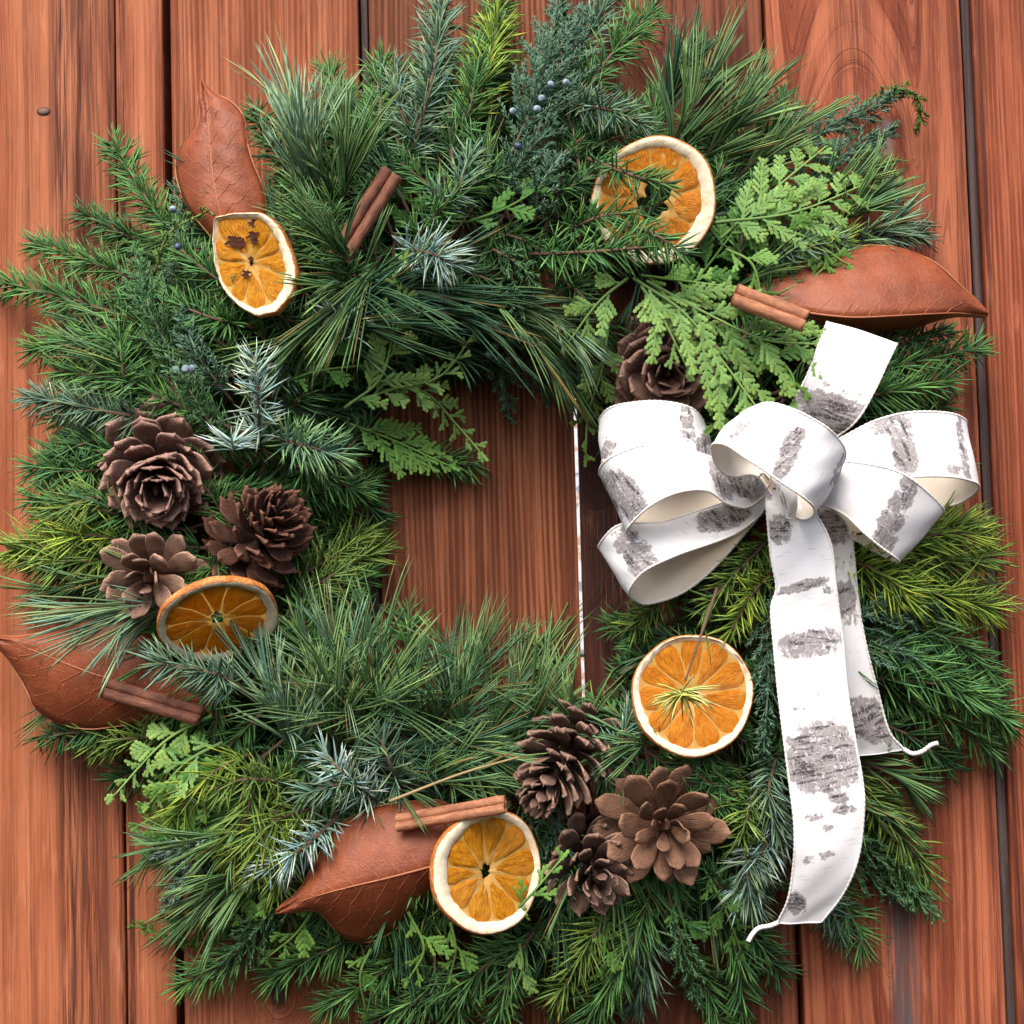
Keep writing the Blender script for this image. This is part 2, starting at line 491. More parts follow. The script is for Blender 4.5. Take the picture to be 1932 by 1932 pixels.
BARK = np.array([0.105, 0.066, 0.045])
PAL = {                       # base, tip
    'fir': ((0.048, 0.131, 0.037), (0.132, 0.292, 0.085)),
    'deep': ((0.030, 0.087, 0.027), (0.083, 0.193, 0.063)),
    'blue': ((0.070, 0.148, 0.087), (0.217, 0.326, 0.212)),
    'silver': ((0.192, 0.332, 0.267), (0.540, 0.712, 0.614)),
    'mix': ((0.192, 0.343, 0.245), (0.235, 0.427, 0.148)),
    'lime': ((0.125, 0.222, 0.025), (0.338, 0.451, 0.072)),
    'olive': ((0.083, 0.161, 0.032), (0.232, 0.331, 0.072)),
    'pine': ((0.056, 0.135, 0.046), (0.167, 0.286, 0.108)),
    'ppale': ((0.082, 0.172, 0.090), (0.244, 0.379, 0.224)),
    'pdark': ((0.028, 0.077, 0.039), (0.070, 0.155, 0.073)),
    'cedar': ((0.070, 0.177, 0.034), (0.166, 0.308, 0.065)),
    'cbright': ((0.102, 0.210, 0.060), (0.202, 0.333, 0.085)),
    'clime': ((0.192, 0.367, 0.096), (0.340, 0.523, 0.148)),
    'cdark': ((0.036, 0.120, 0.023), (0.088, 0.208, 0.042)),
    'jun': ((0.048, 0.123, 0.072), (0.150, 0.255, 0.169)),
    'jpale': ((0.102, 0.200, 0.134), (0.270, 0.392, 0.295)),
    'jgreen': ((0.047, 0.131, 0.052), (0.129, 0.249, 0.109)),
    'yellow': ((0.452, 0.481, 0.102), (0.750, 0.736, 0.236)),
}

def wpath(pts, dh, n=8, sink=0):
    """photograph points (x, y[, extra height]) lying on the wreath's cushion"""
    q = []
    for i, p in enumerate(pts):
        e = p[2] if len(p) > 2 else 0
        if i == 0: e -= sink
        q.append(P(p[0], p[1], max(8, hprof(p[0], p[1]) + dh + e)))
    return catmull(q, n)

def along(path, s):
    seg = np.linalg.norm(np.diff(path, axis=0), axis=1)
    c = np.concatenate([[0], np.cumsum(seg)])
    t = np.asarray(s) * c[-1]
    p = np.stack([np.interp(t, c, path[:, k]) for k in range(3)], 1)
    T = nrm(np.gradient(path, axis=0))
    d = nrm(np.stack([np.interp(t, c, T[:, k]) for k in range(3)], 1))
    return p, d, c[-1]

def jitcol(base, n, sp=0.22, yel=0.12):
    k = np.exp(rng.normal(0, sp, (n, 1)))
    c = np.array(base) * k
    yy = np.clip(rng.normal(0, yel, (n, 1)), -.2, .4)
    return np.clip(c * np.concatenate([1 + yy * 1.4, 1 + yy * .5, 1 - yy], 1), 0.003, 0.9)

def fir(path, nl=50, pal='fir', dens=1.0, ang=54, w=2.25, flat=0.5, s0=0.06, bendf=0.12, name='fir_sprig', stem=4.0, dry=0.0):
    root_g = Geo()
    K = len(path)
    tube_geo(root_g, path, np.linspace(stem, stem * .5, K), 5, BARK * 0.9, BARK * 1.5)
    # bud scales at the tip
    p, d, Ln = along(path, np.array([1.0]))
    part = root_g.build(name, M_TWIG, wreath)
    n = max(1, int(Ln * dens * 0.66))
    s = np.sort(rng.uniform(s0, 1, n))
    p, T, Ln = along(path, s)
    a, b = perp(T)
    ph = rng.uniform(0, 6.283, n)
    R = a * np.cos(ph)[:, None] + b * np.sin(ph)[:, None]
    R[:, 2] *= flat
    R[:, 2] += 0.02
    R = nrm(R)
    al = np.radians(np.clip(rng.normal(ang, 13, n), 12, 90)) * np.where(s > .93, 0.45 + rng.uniform(0, .5, n), 1)
    dirs = nrm(T * np.cos(al)[:, None] + R * np.sin(al)[:, None] + rng.normal(0, .07, (n, 3)))
    L = nl * rng.uniform(.72, 1.15, n) * np.interp(s, [0, .12, .85, 1], [.75, 1, .95, .72])
    bend = T * bendf * rng.uniform(.2, 1.4, (n, 1)) + np.array([0, -.06, 0]) + rng.normal(0, .10, (n, 3))
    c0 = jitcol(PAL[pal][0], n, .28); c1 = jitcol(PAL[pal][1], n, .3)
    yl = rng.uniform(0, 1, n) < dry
    c1[yl] = np.array([0.28, 0.17, 0.06])
    g = Geo()
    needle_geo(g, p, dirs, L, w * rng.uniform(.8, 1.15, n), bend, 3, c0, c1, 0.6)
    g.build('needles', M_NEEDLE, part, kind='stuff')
    return part

def pine(path, nl=200, n=110, pal='pine', spread=26, w=2.0, droop=0.10, s0=0.12, dry=0.05, name='pine_tuft', curl=0.14):
    rg = Geo()
    tube_geo(rg, path, np.linspace(3.4, 2.0, len(path)), 6, BARK * .7, BARK)
    part = rg.build(name, M_TWIG, wreath)
    nf = max(6, n // 4)
    s = np.sort(rng.uniform(s0, 1, nf))
    p, T, Ln = along(path, s)
    a, b = perp(T)
    ph = rng.uniform(0, 6.283, nf)
    R = a * np.cos(ph)[:, None] + b * np.sin(ph)[:, None]
    R[:, 2] = R[:, 2] * .55 + .05
    al = np.radians(np.abs(rng.normal(spread, spread * .45, nf))) * np.interp(s, [s0, 1], [1.25, .75])
    df = nrm(T * np.cos(al)[:, None] + R * np.sin(al)[:, None])
    Lf = nl * rng.uniform(.72, 1.05, nf)
    bf = rng.normal(0, curl, (nf, 3)) * np.array([1, 1, .6]) + np.array([0, -droop, -.08])
    idx = np.repeat(np.arange(nf), 4); N = len(idx)
    g = Geo()
    c0 = jitcol(PAL[pal][0], N, .2); c1 = jitcol(PAL[pal][1], N, .25)
    yl = rng.uniform(0, 1, N) < dry
    c1[yl] = np.array([0.25, 0.16, 0.06]); c0[yl] = c0[yl] * .5 + np.array([0.08, 0.06, 0.02])
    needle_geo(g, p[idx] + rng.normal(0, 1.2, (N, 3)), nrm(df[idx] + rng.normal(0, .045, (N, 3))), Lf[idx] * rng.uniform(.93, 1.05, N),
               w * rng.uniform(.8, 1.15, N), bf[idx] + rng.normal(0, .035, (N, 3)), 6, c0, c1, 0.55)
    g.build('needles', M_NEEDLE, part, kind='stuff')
    return part

def leaf_strip(pts, nrmv, wd, step, c0, c1, V, F, C, base):
    """one flat scale-leaved twig: a lobed strip with a low ridge"""
    pts = np.asarray(pts, float); k = len(pts)
    st = np.linspace(0, k - 1, 2 * k - 1)
    q = np.stack([np.interp(st, np.arange(k), pts[:, j]) for j in range(3)], 1)
    T = nrm(np.gradient(q, axis=0)); sd_ = nrm(np.cross(nrmv, T))
    n = len(q)
    w = np.where(np.arange(n) % 2 == 1, 1.0, .55) * wd
    w[0] = wd * .45; w[-1] = wd * .12
    if n > 3: w[-2] = wd * .85
    off = np.where(np.arange(n) % 2 == 1, 1.0, 0.0)[:, None] * T * step * .12
    L = q + sd_ * w[:, None] + off; R = q - sd_ * w[:, None] + off
    M = q + nrmv * wd * (.22 + .16 * (np.arange(n) % 2))[:, None]
    V.append(np.stack([L, M, R], 1).reshape(-1, 3))
    t = np.linspace(0, 1, n)[:, None, None]
    col = c0 * (1 - t) + c1 * t
    C.append((col * np.array([1.0, 1.12, 1.0])[None, :, None]).reshape(-1, 3))
    i = np.arange(n - 1) * 3 + base
    F.append(np.concatenate([np.stack([i, i + 3, i + 4], 1), np.stack([i, i + 4, i + 1], 1), np.stack([i + 1, i + 4, i + 5], 1), np.stack([i + 1, i + 5, i + 2], 1)]))
    return base + n * 3

def cedar(path, bl=95, pal='cedar', sp=25.0, lean=42, name='cedar_frond', tilt=None, sub=31, wd=4.3, taper=0.75, droopy=0.25, s0=0.1, curlh=0.0):
    rg = Geo()
    tube_geo(rg, path, np.linspace(3.2, 1.8, len(path)), 5, np.array(PAL[pal][0]) * .9 + BARK * .25, np.array(PAL[pal][1]))
    part = rg.build(name, M_TWIG, wreath)
    N0 = nrm(np.array(tilt if tilt is not None else (rng.normal(0, .18), rng.normal(.1, .18), 1.0)))
    V, F, C, base = [], [], [], 0
    def col(t):
        k = math.exp(random.gauss(0, .13)); y = random.gauss(0, .07)
        a = np.array(PAL[pal][0]); b = np.array(PAL[pal][1])
        return np.clip((a * (1 - t) + b * t) * k * np.array([1 + y, 1, 1 - y]), .003, .9)
    def chain(p0, d, L, width, step, curve, t0, t1, nn):
        nonlocal base
        k = max(2, int(round(L / step))); p = np.array(p0, float); d = nrm(np.array(d, float)); pts = [p.copy()]
        for i in range(k):
            p = p + d * step; d = nrm(d + curve * (1.0 / k)); pts.append(p.copy())
        base = leaf_strip(pts, nn, width, step, col(t0), col(t1), V, F, C, base)
        return np.array(pts), d
    _, _, Ln = along(path, np.array([0.0]))
    nb = max(4, int(Ln / sp))
    ss = np.linspace(s0, 0.98, nb)
    pp, TT, _ = along(path, ss)
    for i in range(nb):
        T = TT[i]; t = ss[i]
        nn = nrm(N0 - T * np.dot(N0, T) + rng.normal(0, .09, 3))
        side = nrm(np.cross(nn, T)) * (1 if i % 2 else -1)
        env = min(1, (t - s0) / .18 + .45) * (1 - t * .999) ** taper + .12
        L = bl * env * random.uniform(.82, 1.12)
        an = math.radians(lean + random.uniform(-7, 7))
        d = nrm(T * math.cos(an) + side * math.sin(an) + nn * random.uniform(-.12, .08))
        curve = T * .35 + np.array([0, -droopy, -.12 - curlh])
        axis_, dend = chain(pp[i], d, L, wd * .8, 8.0, curve * .8, 0, .9, nn)
        gap = wd * 3.3
        k = max(1, int(L / gap))
        for j in range(1, k + 1):
            u = j / (k + 1)
            p, dd, _ = along(axis_, np.array([u])); p, dd = p[0], dd[0]
            sl = sub * (1 - u) ** .55 * min(1, .45 + L / 95.0) * random.uniform(.82, 1.15)
            if sl < 7: continue
            for sgn in ((1, -1) if L > 45 else ((1,) if j % 2 else (-1,))):
                sd_ = nrm(np.cross(nn, dd)) * sgn
                a2 = math.radians(random.uniform(34, 46))
                d2 = nrm(dd * math.cos(a2) + sd_ * math.sin(a2) + nn * random.uniform(-.16, .12))
                chain(p, d2, sl, wd, 8.0, dd * .5 + np.array([0, -.05, -.1]), .2 + .2 * u, .75 + .25 * u, nn)
    # growing tip
    chain(path[-1] - TT[-1] * 4, TT[-1], 22, wd, 8.0, TT[-1] * 0, .6, 1, nrm(N0))
    g = Geo()
    g.add(np.concatenate(V), np.concatenate(F), np.concatenate(C))
    g.build('scale_leaves', M_SCALELEAF, part, True, kind='stuff')
    return part

def juniper(path, bl=70, pal='jun', sp=7.0, nl=17, w=1.5, name='juniper_sprig', s0=0.1, spread=44):
    rg = Geo()
    tube_geo(rg, path, np.linspace(3.0, 1.5, len(path)), 5, np.array([0.14, 0.075, 0.045]), np.array(PAL[pal][1]))
    part = rg.build(name, M_TWIG, wreath)
    _, _, Ln = along(path, np.array([0.0]))
    nb = max(5, int(Ln / sp)); ss = np.linspace(s0, .98, nb)
    pp, TT, _ = along(path, ss)
    B, Dd, Ls, Cs = [], [], [], []
    for i in range(nb):
        T = TT[i]; a, b = perp(T); ph = i * 2.4 + random.uniform(-.5, .5)
        R = a * math.cos(ph) + b * math.sin(ph); R[2] *= .6; R[2] += .1; R = nrm(R)
        an = math.radians(random.gauss(spread, 8))
        d = nrm(T * math.cos(an) + R * math.sin(an))
        L = bl * (1 - ss[i]) ** .6 * random.uniform(.7, 1.15) + 10
        k = max(3, int(L / 6.2)); p = pp[i].copy()
        for j in range(k):
            u = j / k
            B.append(p.copy()); Dd.append(d.copy()); Ls.append(10); Cs.append(u)
            for q in range(2):
                R2 = nrm(rng.normal(0, 1, 3)); R2 = nrm(R2 - d * np.dot(R2, d))
                a2 = math.radians(random.uniform(28, 46))
                B.append(p.copy()); Dd.append(nrm(d * math.cos(a2) + R2 * math.sin(a2))); Ls.append(nl * (1.15 - .6 * u) * random.uniform(.7, 1.1)); Cs.append(u + .3)
            p = p + d * 6.2
            d = nrm(d + T * .5 / k + rng.normal(0, .05, 3) + np.array([0, -.02, 0]))
    N = len(B); Cs = np.clip(np.array(Cs), 0, 1)[:, None]
    cA = jitcol(PAL[pal][0], N, .15, .06); cB = jitcol(PAL[pal][1], N, .15, .06)
    g = Geo()
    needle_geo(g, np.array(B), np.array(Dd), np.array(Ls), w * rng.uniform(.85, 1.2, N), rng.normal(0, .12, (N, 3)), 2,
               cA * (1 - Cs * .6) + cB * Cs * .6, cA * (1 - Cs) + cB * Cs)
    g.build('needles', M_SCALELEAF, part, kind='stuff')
    return part

# --- the hidden ring the sprigs are wired to
g = Geo()
for k in range(7):
    th = np.linspace(0, 2 * np.pi, 97)
    r = 600 + random.uniform(-70, 70) + 22 * np.sin(th * 3 + k)
    tube_geo(g, np.stack([P(940, 985)[0] + r * np.cos(th), P(940, 985)[1] + r * np.sin(th), 34 + 10 * np.sin(th * 5 + k * 1.7)], 1), 7, 6, BARK * .3, caps=False)
o = g.build('twig_ring', M_TWIG, wreath, True, kind='stuff')

# --- filling sprigs, laid outwards and inwards from the ring, low down
def rout(th):
    return 905 + 35 * math.sin(3 * th + .6) + 25 * math.sin(5 * th)
def rin(th):
    c, s = math.cos(th), math.sin(th)
    return 1.0 / ((abs(c) / 235) ** 2.6 + (abs(s) / 315) ** 2.6) ** (1 / 2.6)
def ringpt(r, th): return (RC[0] + r * math.cos(th), RC[1] + r * math.sin(th))
kinds_out = ['fir', 'fir', 'fir', 'pine', 'fir', 'jun', 'fir', 'cedar', 'fir', 'pine']
NOUT = 66
for i in range(NOUT):
    th = 2 * math.pi * i / NOUT + random.uniform(-.05, .05)
    kd = kinds_out[i % len(kinds_out)]
    sw = random.gauss(0, .16)
    r1 = rout(th) * random.uniform(.9, .985)
    r0 = 540 + random.uniform(-40, 60)
    p0 = ringpt(r0, th); p1 = ringpt((r0 + r1) / 2, th + sw * .4); p2 = ringpt(r1 - (60 if kd == 'pine' else 0), th + sw)
    dh = random.uniform(-70, -25)
    path = wpath([p0, p1, (p2[0], p2[1], -10)], dh)
    if kd == 'fir': fir(path, random.uniform(48, 66), random.choice(['fir', 'deep', 'fir', 'olive', 'fir']), .95, random.uniform(46, 58), 2.1)
    elif kd == 'pine': pine(path, random.uniform(150, 200), 80, random.choice(['pine', 'pdark', 'pine']), 24)
    elif kd == 'jun': juniper(path, 62, random.choice(['jun', 'jgreen']), 9)
    else: cedar(path, 85, random.choice(['cdark', 'cedar']))
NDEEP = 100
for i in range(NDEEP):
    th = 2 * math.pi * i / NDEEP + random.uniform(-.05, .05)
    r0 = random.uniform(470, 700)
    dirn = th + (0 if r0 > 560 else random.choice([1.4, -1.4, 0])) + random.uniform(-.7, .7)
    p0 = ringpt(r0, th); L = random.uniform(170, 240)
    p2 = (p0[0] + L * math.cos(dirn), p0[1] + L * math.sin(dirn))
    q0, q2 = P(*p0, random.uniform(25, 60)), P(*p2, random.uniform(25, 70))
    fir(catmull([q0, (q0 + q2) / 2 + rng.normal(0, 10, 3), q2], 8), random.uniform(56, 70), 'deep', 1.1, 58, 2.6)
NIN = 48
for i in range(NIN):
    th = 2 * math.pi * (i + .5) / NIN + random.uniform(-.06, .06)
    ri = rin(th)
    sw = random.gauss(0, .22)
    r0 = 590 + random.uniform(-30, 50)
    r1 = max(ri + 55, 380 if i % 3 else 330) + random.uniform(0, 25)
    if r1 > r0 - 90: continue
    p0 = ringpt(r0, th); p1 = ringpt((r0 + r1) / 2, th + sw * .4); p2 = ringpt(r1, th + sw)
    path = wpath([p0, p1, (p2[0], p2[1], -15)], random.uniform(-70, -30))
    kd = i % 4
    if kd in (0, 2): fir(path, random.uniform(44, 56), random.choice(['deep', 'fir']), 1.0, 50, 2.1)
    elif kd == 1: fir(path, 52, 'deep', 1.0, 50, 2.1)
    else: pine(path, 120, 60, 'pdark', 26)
NTOP = 84
for i in range(NTOP):
    th = 2 * math.pi * i / NTOP + random.uniform(-.06, .06)
    r0 = random.uniform(480, 720)
    dirn = th + random.choice([0, 0, .8, -.8, 3.14]) + random.uniform(-.4, .4)
    L = random.uniform(150, 230)
    p0 = ringpt(r0, th); p2 = (p0[0] + L * math.cos(dirn), p0[1] + L * math.sin(dirn))
    rr = math.hypot(p2[0] - RC[0], p2[1] - RC[1])
    if rr < 400: continue
    path = wpath([p0, ((p0[0] + p2[0]) / 2 + random.uniform(-15, 15), (p0[1] + p2[1]) / 2 + random.uniform(-15, 15)), p2], random.uniform(-45, -15))
    if i % 5 == 4: pine(path, 150, 60, random.choice(['pine', 'pdark']), 28)
    else: fir(path, random.uniform(46, 60), random.choice(['fir', 'deep', 'deep', 'fir']), 1.0, random.uniform(46, 58), 2.0)

# --- the sprigs one can make out, each laid along its own line
def F(pts, nl=50, pal='fir', dh=0, **k): return fir(wpath(pts, dh, 8, 75 if math.dist(pts[0][:2], pts[-1][:2]) > 60 else 0), nl, pal, **k)
def PT(pts, nl=200, n=110, pal='pine', dh=0, **k): return pine(wpath(pts, dh, 8, 90), nl, n, pal, **k)
def CE(pts, bl=95, pal='cedar', dh=10, **k): return cedar(wpath(pts, dh, 8, 25), bl * 1.2, pal, **k)
def JU(pts, bl=70, pal='jun', dh=5, **k): return juniper(wpath(pts, dh, 8, 45), bl, pal, **k)

# upper left
F([(375, 500), (290, 395), (212, 268)], 62, 'fir', 5, ang=58)
F([(330, 560), (200, 505), (62, 458)], 58, 'fir', 0)
F([(330, 640), (170, 575), (-8, 530)], 62, 'fir', 0)
F([(300, 470), (230, 440), (150, 400)], 50, 'deep', -15)
JU([(330, 680), (285, 590), (255, 470)], 80, 'jgreen', 35)
JU([(300, 620), (345, 450), (330, 350, 10)], 45, 'jun', -5)
JU([(290, 520), (320, 440), (392, 398, 20)], 10, 'cbright', 45, sp=12)
F([(470, 570), (400, 520), (340, 470)], 56, 'fir', 20)
F([(480, 620), (400, 600), (300, 560)], 52, 'fir', 10)
F([(560, 360), (520, 290), (478, 205)], 54, 'deep', 0)
PT([(610, 420), (585, 320), (560, 230)], 215, 150, 'ppale', 10, spread=19, droop=-.02)
PT([(640, 430), (650, 330), (655, 250)], 190, 110, 'pine', 5, spread=20, droop=-.02)
PT([(600, 400), (575, 330), (555, 270)], 160, 60, 'pine', 5, spread=16, droop=0)
F([(640, 480), (590, 430), (555, 350)], 60, 'fir', 15)
PT([(700, 560), (640, 470), (600, 400)], 190, 90, 'pine', 20, spread=24)
# top
F([(760, 330), (810, 170), (836, 8)], 66, 'blue', 20, ang=60, dens=1.25, stem=4.5)
F([(700, 330), (715, 230), (720, 110)], 60, 'fir', -5)
F([(800, 300), (760, 220), (740, 130)], 58, 'blue', 0)
F([(880, 260), (920, 130), (948, -5)], 66, 'lime', 0, dens=.9)
F([(860, 280), (890, 190), (900, 90)], 60, 'fir', 0)
F([(900, 200), (930, 90), (940, -30)], 60, 'deep', -25)
JU([(960, 300), (1020, 160), (1060, 0)], 115, 'jun', 30, sp=5)
JU([(1000, 260), (1060, 120), (1110, 10)], 100, 'jun', 20, sp=5.5)
JU([(940, 380), (985, 300), (1050, 230)], 75, 'jun', 20)
JU([(1010, 420), (1020, 350), (1060, 290)], 70, 'jun', 20)
F([(1060, 240), (1140, 120), (1235, 15)], 64, 'fir', 15, ang=62, stem=4.2)
F([(1050, 180), (1110, 80), (1160, -30)], 60, 'blue', -10)
F([(1060, 200), (1140, 205), (1215, 235)], 58, 'blue', 40, ang=62)
F([(1090, 300), (1160, 260), (1240, 250)], 56, 'deep', 5)
F([(840, 420), (900, 350), (960, 320)], 56, 'deep', 0)
F([(800, 420), (860, 360), (890, 290)], 58, 'blue', 20, dens=1.0)
F([(760, 480), (830, 400), (900, 335)], 60, 'fir', 10)
# upper right
PT([(1250, 330), (1300, 220), (1345, 140)], 180, 130, 'pine', 5, spread=18, droop=-.03)
PT([(1300, 330), (1370, 250), (1420, 200)], 170, 120, 'pine', 0, spread=20, droop=-.03)
PT([(1240, 260), (1270, 170), (1300, 110)], 160, 90, 'pdark', -10, spread=16, droop=-.03)
PT([(1370, 360), (1450, 280), (1500, 240)], 150, 80, 'pine', -5, spread=20, droop=-.02)
F([(1440, 280), (1470, 230), (1480, 175)], 46, 'deep', -10, ang=30)
JU([(1430, 340), (1530, 260), (1650, 205), (1700, 170)], 85, 'jun', 0, sp=6)
JU([(1480, 380), (1580, 300), (1690, 240)], 75, 'jun', 0, sp=6)
JU([(1600, 220), (1690, 168), (1735, 190), (1735, 240, -10)], 12, 'cdark', 10, sp=8)
CE([(1360, 450), (1470, 350), (1560, 275)], 85, 'cbright', 35, tilt=(.1, .2, 1), taper=.5)
CE([(1350, 420), (1500, 400), (1650, 340)], 95, 'cbright', 45, tilt=(0, .25, 1))
CE([(1380, 440), (1500, 440), (1600, 500)], 80, 'cedar', 35)
CE([(1370, 470), (1420, 500), (1440, 580, -20)], 60, 'cedar', 20)
PT([(1550, 440), (1620, 390), (1670, 365)], 130, 100, 'pine', 10, spread=26, droop=0)
PT([(1520, 400), (1590, 350), (1640, 310)], 130, 90, 'pine', 0, spread=22, droop=0)
PT([(1590, 470), (1650, 430), (1690, 420)], 100, 70, 'ppale', 10, spread=34)
F([(1580, 480), (1660, 450), (1740, 440)], 60, 'blue', 0)
F([(1430, 500), (1500, 470), (1580, 450)], 46, 'blue', 25, dens=.8)
F([(1470, 560), (1540, 490), (1600, 440)], 60, 'lime', -5, dens=.6)
# right, above and below the bow
F([(1560, 740), (1700, 690), (1850, 655)], 60, 'fir', 0, dens=1.0)
F([(1580, 760), (1680, 740), (1790, 720)], 66, 'fir', 5)
F([(1570, 690), (1680, 650), (1790, 630)], 50, 'deep', -15)
F([(1560, 1010), (1700, 1010), (1855, 985)], 80, 'olive', 5, ang=46)
F([(1600, 1060), (1740, 1060), (1870, 1050)], 82, 'olive', 10, ang=46)
F([(1590, 1100), (1720, 1110), (1875, 1150)], 84, 'lime', 25, ang=48)
F([(1570, 1050), (1660, 1080), (1720, 1140)], 72, 'lime', 30, ang=55, dens=.9)
JU([(1580, 1180), (1680, 1150), (1780, 1150)], 70, 'jun', 20)
JU([(1600, 1240), (1690, 1230), (1770, 1260)], 60, 'jun', 20)
F([(1600, 1190), (1740, 1250), (1905, 1365)], 74, 'fir', 25, ang=50, dens=1.25)
F([(1640, 1180), (1780, 1200), (1890, 1290)], 66, 'fir', 5, ang=50)
F([(1640, 1300), (1760, 1340), (1880, 1420)], 66, 'fir', 0)
F([(1620, 1350), (1720, 1390), (1800, 1450)], 60, 'deep', -10)
PT([(1580, 1420), (1660, 1450), (1720, 1475)], 130, 90, 'pine', -10, spread=24)
PT([(1570, 1500), (1650, 1520), (1700, 1545)], 110, 70, 'pine', -10, spread=24)
F([(1590, 1440), (1680, 1550), (1760, 1660)], 70, 'olive', 0)
F([(1600, 1520), (1690, 1600), (1740, 1690)], 64, 'fir', -5)
JU([(1580, 1550), (1680, 1640), (1770, 1735)], 65, 'jgreen', 20)
JU([(1580, 1600), (1650, 1660), (1720, 1710)], 60, 'jgreen', 10)
F([(1560, 1650), (1600, 1720), (1630, 1790)], 66, 'fir', 0)
F([(1500, 1660), (1560, 1710), (1600, 1780)], 60, 'blue', -10)
# lower right between slice and ribbon
JU([(1440, 1100), (1450, 1260), (1440, 1420)], 60, 'jun', 10)
JU([(1480, 1050), (1470, 1180), (1450, 1300)], 60, 'jun', 0)
F([(1470, 1000), (1390, 1080), (1330, 1150)], 56, 'olive', 15)
F([(1480, 1060), (1420, 1120), (1380, 1190)], 60, 'lime', 10, dens=.8)
F([(1300, 1080), (1240, 1140), (1190, 1190)], 62, 'olive', -40, dens=.8)
PT([(1330, 1200), (1240, 1230), (1180, 1250)], 110, 50, 'pdark', -35, spread=30)
F([(1480, 1380), (1450, 1500), (1480, 1600)], 60, 'blue', 10)
F([(1500, 1500), (1440, 1600), (1390, 1700)], 72, 'silver', 10, dens=.75, ang=60)
F([(1420, 1460), (1410, 1540), (1390, 1600)], 60, 'olive', 10, dens=.9)
F([(1440, 1580), (1410, 1640), (1420, 1720)], 66, 'blue', 25, dens=.9, ang=56)
PT([(1260, 1420), (1200, 1400), (1160, 1390)], 110, 60, 'pine', 20, spread=35)
# bottom
F([(1240, 1660), (1180, 1800), (1075, 1995)], 78, 'fir', 15, ang=44, dens=1.2, stem=4)
F([(1170, 1700), (1110, 1780), (1050, 1890)], 66, 'olive', 10, ang=50)
F([(1200, 1700), (1220, 1800), (1200, 1900)], 78, 'blue', 0, ang=40)
JU([(1260, 1680), (1290, 1790), (1320, 1900)], 62, 'jgreen', 25)
CE([(1330, 1640), (1370, 1720), (1400, 1800)], 62, 'cedar', 20)
CE([(1270, 1690), (1290, 1740), (1300, 1800)], 60, 'cdark', 15)
F([(1330, 1700), (1390, 1790), (1400, 1910)], 70, 'fir', -5, ang=44)
F([(1380, 1700), (1430, 1780), (1470, 1840)], 66, 'deep', -5)
F([(1290, 1780), (1330, 1860), (1370, 1950)], 66, 'fir', -10)
F([(1020, 1740), (960, 1840), (930, 1990)], 66, 'fir', 5)
F([(1000, 1760), (890, 1850), (830, 1990)], 66, 'fir', 0)
F([(930, 1790), (870, 1850), (780, 1900)], 62, 'deep', -5)
F([(860, 1800), (800, 1880), (700, 1930)], 66, 'fir', 0)
F([(780, 1790), (700, 1850), (610, 1900)], 66, 'fir', -5)
F([(700, 1760), (600, 1800), (500, 1850)], 64, 'fir', -5)
CE([(770, 1720), (800, 1790), (770, 1850)], 60, 'cedar', 25)
CE([(850, 1740), (860, 1790), (850, 1840)], 60, 'cedar', 25)
CE([(960, 1730), (1000, 1690), (1060, 1620)], 45, 'cedar', 40)
JU([(820, 1800), (820, 1870), (815, 1930)], 30, 'jgreen', 5)
# lower left
F([(560, 1700), (460, 1790), (345, 1862)], 66, 'fir', 5, ang=50)
JU([(560, 1680), (480, 1760), (400, 1850)], 60, 'jgreen', 25)
JU([(600, 1660), (520, 1700), (420, 1760)], 60, 'jgreen', 5)
JU([(520, 1700), (390, 1775), (330, 1775), (255, 1745)], 22, 'cdark', -10, sp=9)
F([(520, 1640), (410, 1720), (330, 1740)], 60, 'fir', -5)
CE([(400, 1350), (310, 1400), (212, 1505)], 55, 'clime', 15, sp=22, wd=5.0)
CE([(460, 1430), (370, 1490), (260, 1560)], 95, 'cedar', 30, curlh=.2)
CE([(480, 1510), (380, 1550), (280, 1610)], 90, 'cdark', 25, curlh=.2)
CE([(450, 1480), (400, 1440), (330, 1420)], 70, 'cdark', 20)
JU([(440, 1560), (370, 1600), (290, 1610)], 55, 'jpale', 35)
JU([(420, 1600), (350, 1650), (310, 1720)], 50, 'jpale', 30)
PT([(520, 1540), (420, 1580), (350, 1600)], 160, 80, 'pine', 30, spread=20)
PT([(520, 1620), (440, 1660), (400, 1690)], 170, 90, 'pine', 25, spread=26)
PT([(480, 1580), (360, 1590), (300, 1600)], 130, 60, 'pine', 0, spread=30)
F([(380, 1370), (280, 1390), (160, 1400)], 62, 'olive', -25, dens=.7)
F([(260, 1370), (160, 1380), (70, 1390)], 56, 'deep', -15, dens=.7)
F([(640, 1540), (570, 1600), (490, 1650)], 56, 'silver', 45, ang=64, stem=5)
F([(600, 1520), (500, 1560), (420, 1640)], 76, 'olive', 35, ang=40, dens=.8)
F([(560, 1480), (470, 1470), (400, 1490)], 60, 'olive', 35, ang=55, dens=.8)
F([(500, 1420), (470, 1520), (440, 1600)], 80, 'olive', 35, ang=42, dens=.7)
